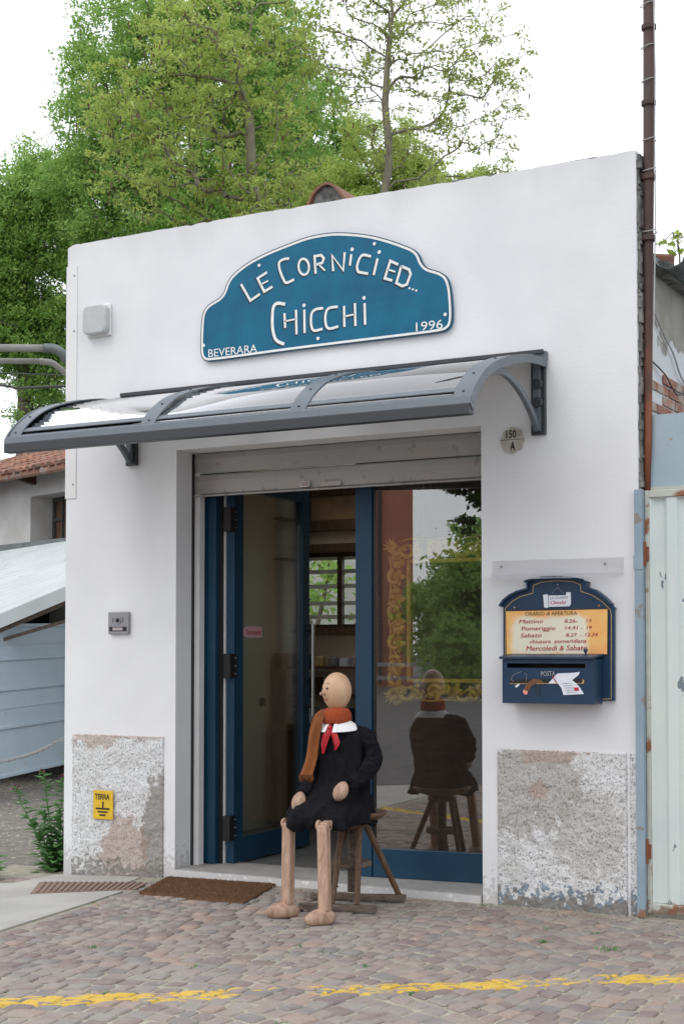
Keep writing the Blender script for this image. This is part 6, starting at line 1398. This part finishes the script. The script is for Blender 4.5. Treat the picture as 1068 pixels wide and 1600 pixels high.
tree('locust_tree', 'thin leaved locust tree with bare twigs against the white sky', (-10.2, 16.6, GZ), [(-10.2, 16.6, 6), (-10.1, 16.5, 9.7), (-9.95, 16.4, 11.8), (-9.9, 16.4, 13.2)],
     [(-9.96,16.32,13.30,1.34,1.22),(-10.72,15.93,12.57,0.85,1.10),(-8.69,17.04,12.70,1.34,1.34),(-9.58,16.62,11.11,1.22,0.85),(-8.29,17.31,11.48,0.85,0.73),(-10.37,16.04,14.64,1.46,0.85), (-9.0, 16.9, 14.2, 1.3, .8), (-7.95, 17.4, 12.6, .8, .9), (-11.3, 15.7, 13.3, .8, 1.0)], 380, 11500, .09, M['leaf_sparse'], M['bark_green'], 8, r0=.085, sig=.17, pods=420, minr=.006, flat=.5)
tree('acacia_tree', 'low yellow green tree whose top shows along the middle of the parapet', (-12.1, 21.1, GZ), [(-12.1, 21, 5), (-12.1, 21, 10)],
     [(-12.77,20.54,11.97,1.15,0.72),(-11.26,21.37,11.97,1.43,0.65),(-13.53,20.14,11.68,0.86,0.72),(-12.00,20.94,12.4,0.8,0.62), (-12.4, 20.8, 12.7, 1.3, .8), (-12, 21, 10.6, 2, 1)], 280, 60000, .085, M['leaf_yellow'], M['bark'], 6, r0=.2, sig=.25, flat=.6)
tree('acacia_tree', 'small pale tree top peeping over the right part of the parapet', (-9.9, 22.2, GZ), [(-9.9, 22.2, 6), (-9.9, 22.1, 11)],
     [(-10.12,21.99,12.0,0.95,0.45), (-9.3, 22.3, 11.8, .5, .35), (-10.1, 22, 10.8, 1.2, .8)], 110, 13000, .08, M['leaf_sparse'], M['bark'], 7, r0=.15, sig=.22)
tree('fig_tree', 'broad leaved tree outside the barred back window', (-5.6, 6.9, GZ), [(-5.6, 6.8, 1.2)],
     [(-5.80,6.72,2.5,0.6,0.5),(-5.2,6.9,2.2,0.6,0.5),(-6.1,6.6,1.9,0.5,0.5),(-4.6,7.1,2.4,.7,.6), (-6.6, 7.2, 2.8, .8, .7)], 60, 2600, .12, M['leaf_green'], M['bark'], 9, r0=.05, sig=.2, minr=.006)
bt = tree('bay_shrub', 'sprig of new leaves showing above the gutter at the right edge', (-.3, 4.1, -.1), [(-.5, 4.05, 2.5), (-.7, 4.0, 4.3)], [(-.98, 3.92, 4.99, .09, .03), (-.87, 3.96, 5.02, .08, .04), (-.92, 3.94, 4.9, .1, .06)], 12, 60, .08, M['leaf_yellow'], M['bark'], 10, r0=.008, sig=.03, minr=.002, flat=.4)
hg = bpy.data.objects.new('x', None)
def hedge(name, label, x0, x1, y0, y1, h, nl, seed, m):
    rn = np.random.RandomState(seed); N = nl
    c = np.stack([rn.uniform(x0, x1, N), rn.uniform(y0, y1, N), rn.rand(N) ** .7 * h], 1); c[:, 2] *= .85 + .15 * np.sin(c[:, 0] * 2.3) + .08 * np.sin(c[:, 0] * 5.1)
    nd = rn.normal(0, 1, (N, 3)); nd /= np.linalg.norm(nd, axis=1, keepdims=True); h_ = np.cross(nd, rn.normal(0, 1, (N, 3))); h_ /= np.linalg.norm(h_, axis=1, keepdims=True); s2 = np.cross(nd, h_); sz = rn.uniform(.08, .2, (N, 1)) 
    V = np.stack([c - h_ * sz * .5, c + s2 * sz * .25, c + h_ * sz * .5, c - s2 * sz * .25], 1).reshape(-1, 3)
    o = npobj(name, V, np.arange(N * 4).reshape(-1, 4), m); tag(o, label, 'hedge'); stuff(o); return o
hedge('hedge', 'dark green undergrowth behind the shop beyond the back window', -16, -4, 9.5, 11, 3.2, 26000, 1, M['leaf_dark'])

# ================================================================== ACROSS THE STREET (seen in the glass)
pk = thing('pink_building', 'plain salmon rendered building across the street seen reflected in the window', 'building', (-33, -68, 0))
mb = MB(); mb.slab([(-14.6, -61), (-45, -50), (-55, -76), (-32, -88)], -.2, 15); mb.build('wall', M['pink_wall'], pk)
MB().slab([(-14.3, -60.6), (-45.2, -49.5), (-55.5, -76), (-32, -88.5)], 15.01, 15.4).build('roof', M['rooftile'], pk)
MB().tube([(-16.1, -60.3, 0), (-16.1, -60.3, 15)], .1, 8).build('drainpipe', M['wire_dark'], pk)
for x in (-20.3, -25, -30): 
    for z in (2.2, 6.5, 10.8): MB().strip([(x, -61 - (x + 14.6) * .364 + .06, z), (x, -61 - (x + 14.6) * .364 + .06, z + 2.1)], 1.3, .1, (.94, -.342, 0)).build('shutter', M['shutter_paint'], pk)
rl = thing('guard_rail', 'grey steel guard rail along the far side of the street', 'guard rail', (0, -44, 0))
for z in (.5, 1.0): MB().box(-40, 30, -44.05, -44, z, z + .14).build('rail', M['grey_metal'], rl)
for i in range(24): MB().box(-40 + i * 3, -39.9 + i * 3, -44.15, -44.06, -.1, 1.15).build('post', M['dark'], rl)
tr0 = tree('elm_tree', 'round green tree standing nearest across the street beyond the rail', (-10.7, -50, GZ), [(-10.7, -50, 1.8), (-10.7, -50, 3.0)], [(-10.9, -50, 3.3, 1.6, 1.8), (-11.2, -50.5, 2.2, 1.3, 1.6), (-9.3, -49.5, 3.6, 1.6, 1.8), (-9.9, -50, 1.6, 2.1, 1.3)], 130, 26000, .22, M['leaf_green'], M['bark'], 12, r0=.2, sig=.5)
def copy_tree(o, parent=None):
    c = o.copy(); COL.objects.link(c); c.parent = parent
    for ch_ in list(o.children): copy_tree(ch_, c)
    return c
for (x, y, s_), lb_ in zip([(-12.1, -58, 1.15), (-7.9, -46, 1.35), (-4.5, -50, 1.1), (1, -49, 1.2), (8, -50, 1.1), (-8.8, -42, .55)],
    ['bushy green tree farther off behind the elm across the street', 'broad dark tree beside the conifer across the street', 'dark tree right of the conifer across the street', 'large tree opposite the shop across the street', 'tree opposite the green gate across the street', 'small low tree under the conifer across the street']):
    c = copy_tree(tr0); c.location = (x, y, GZ); c.scale = (s_, s_, s_); c.rotation_euler = (0, 0, x); c['label'] = lb_
# conifer with hanging dark boughs
tree('cedar_tree', 'dark cedar tree towering across the street in the reflection', (-6.2, -39, GZ), [(-6.2, -39, 4), (-6.2, -39, 9), (-6.2, -39, 13)], [(-6.2, -39, 11, 2.6, 2.2), (-7.1, -39, 8.3, 2.6, .9), (-7.2, -39, 7.0, 1.9, .55), (-6.9, -39, 5.9, 1.5, .45), (-6.2, -39, 5.2, 1.6, .5)], 150, 26000, .26, M['leaf_dark'], M['bark'], 14, r0=.25, sig=.4, flat=.35)
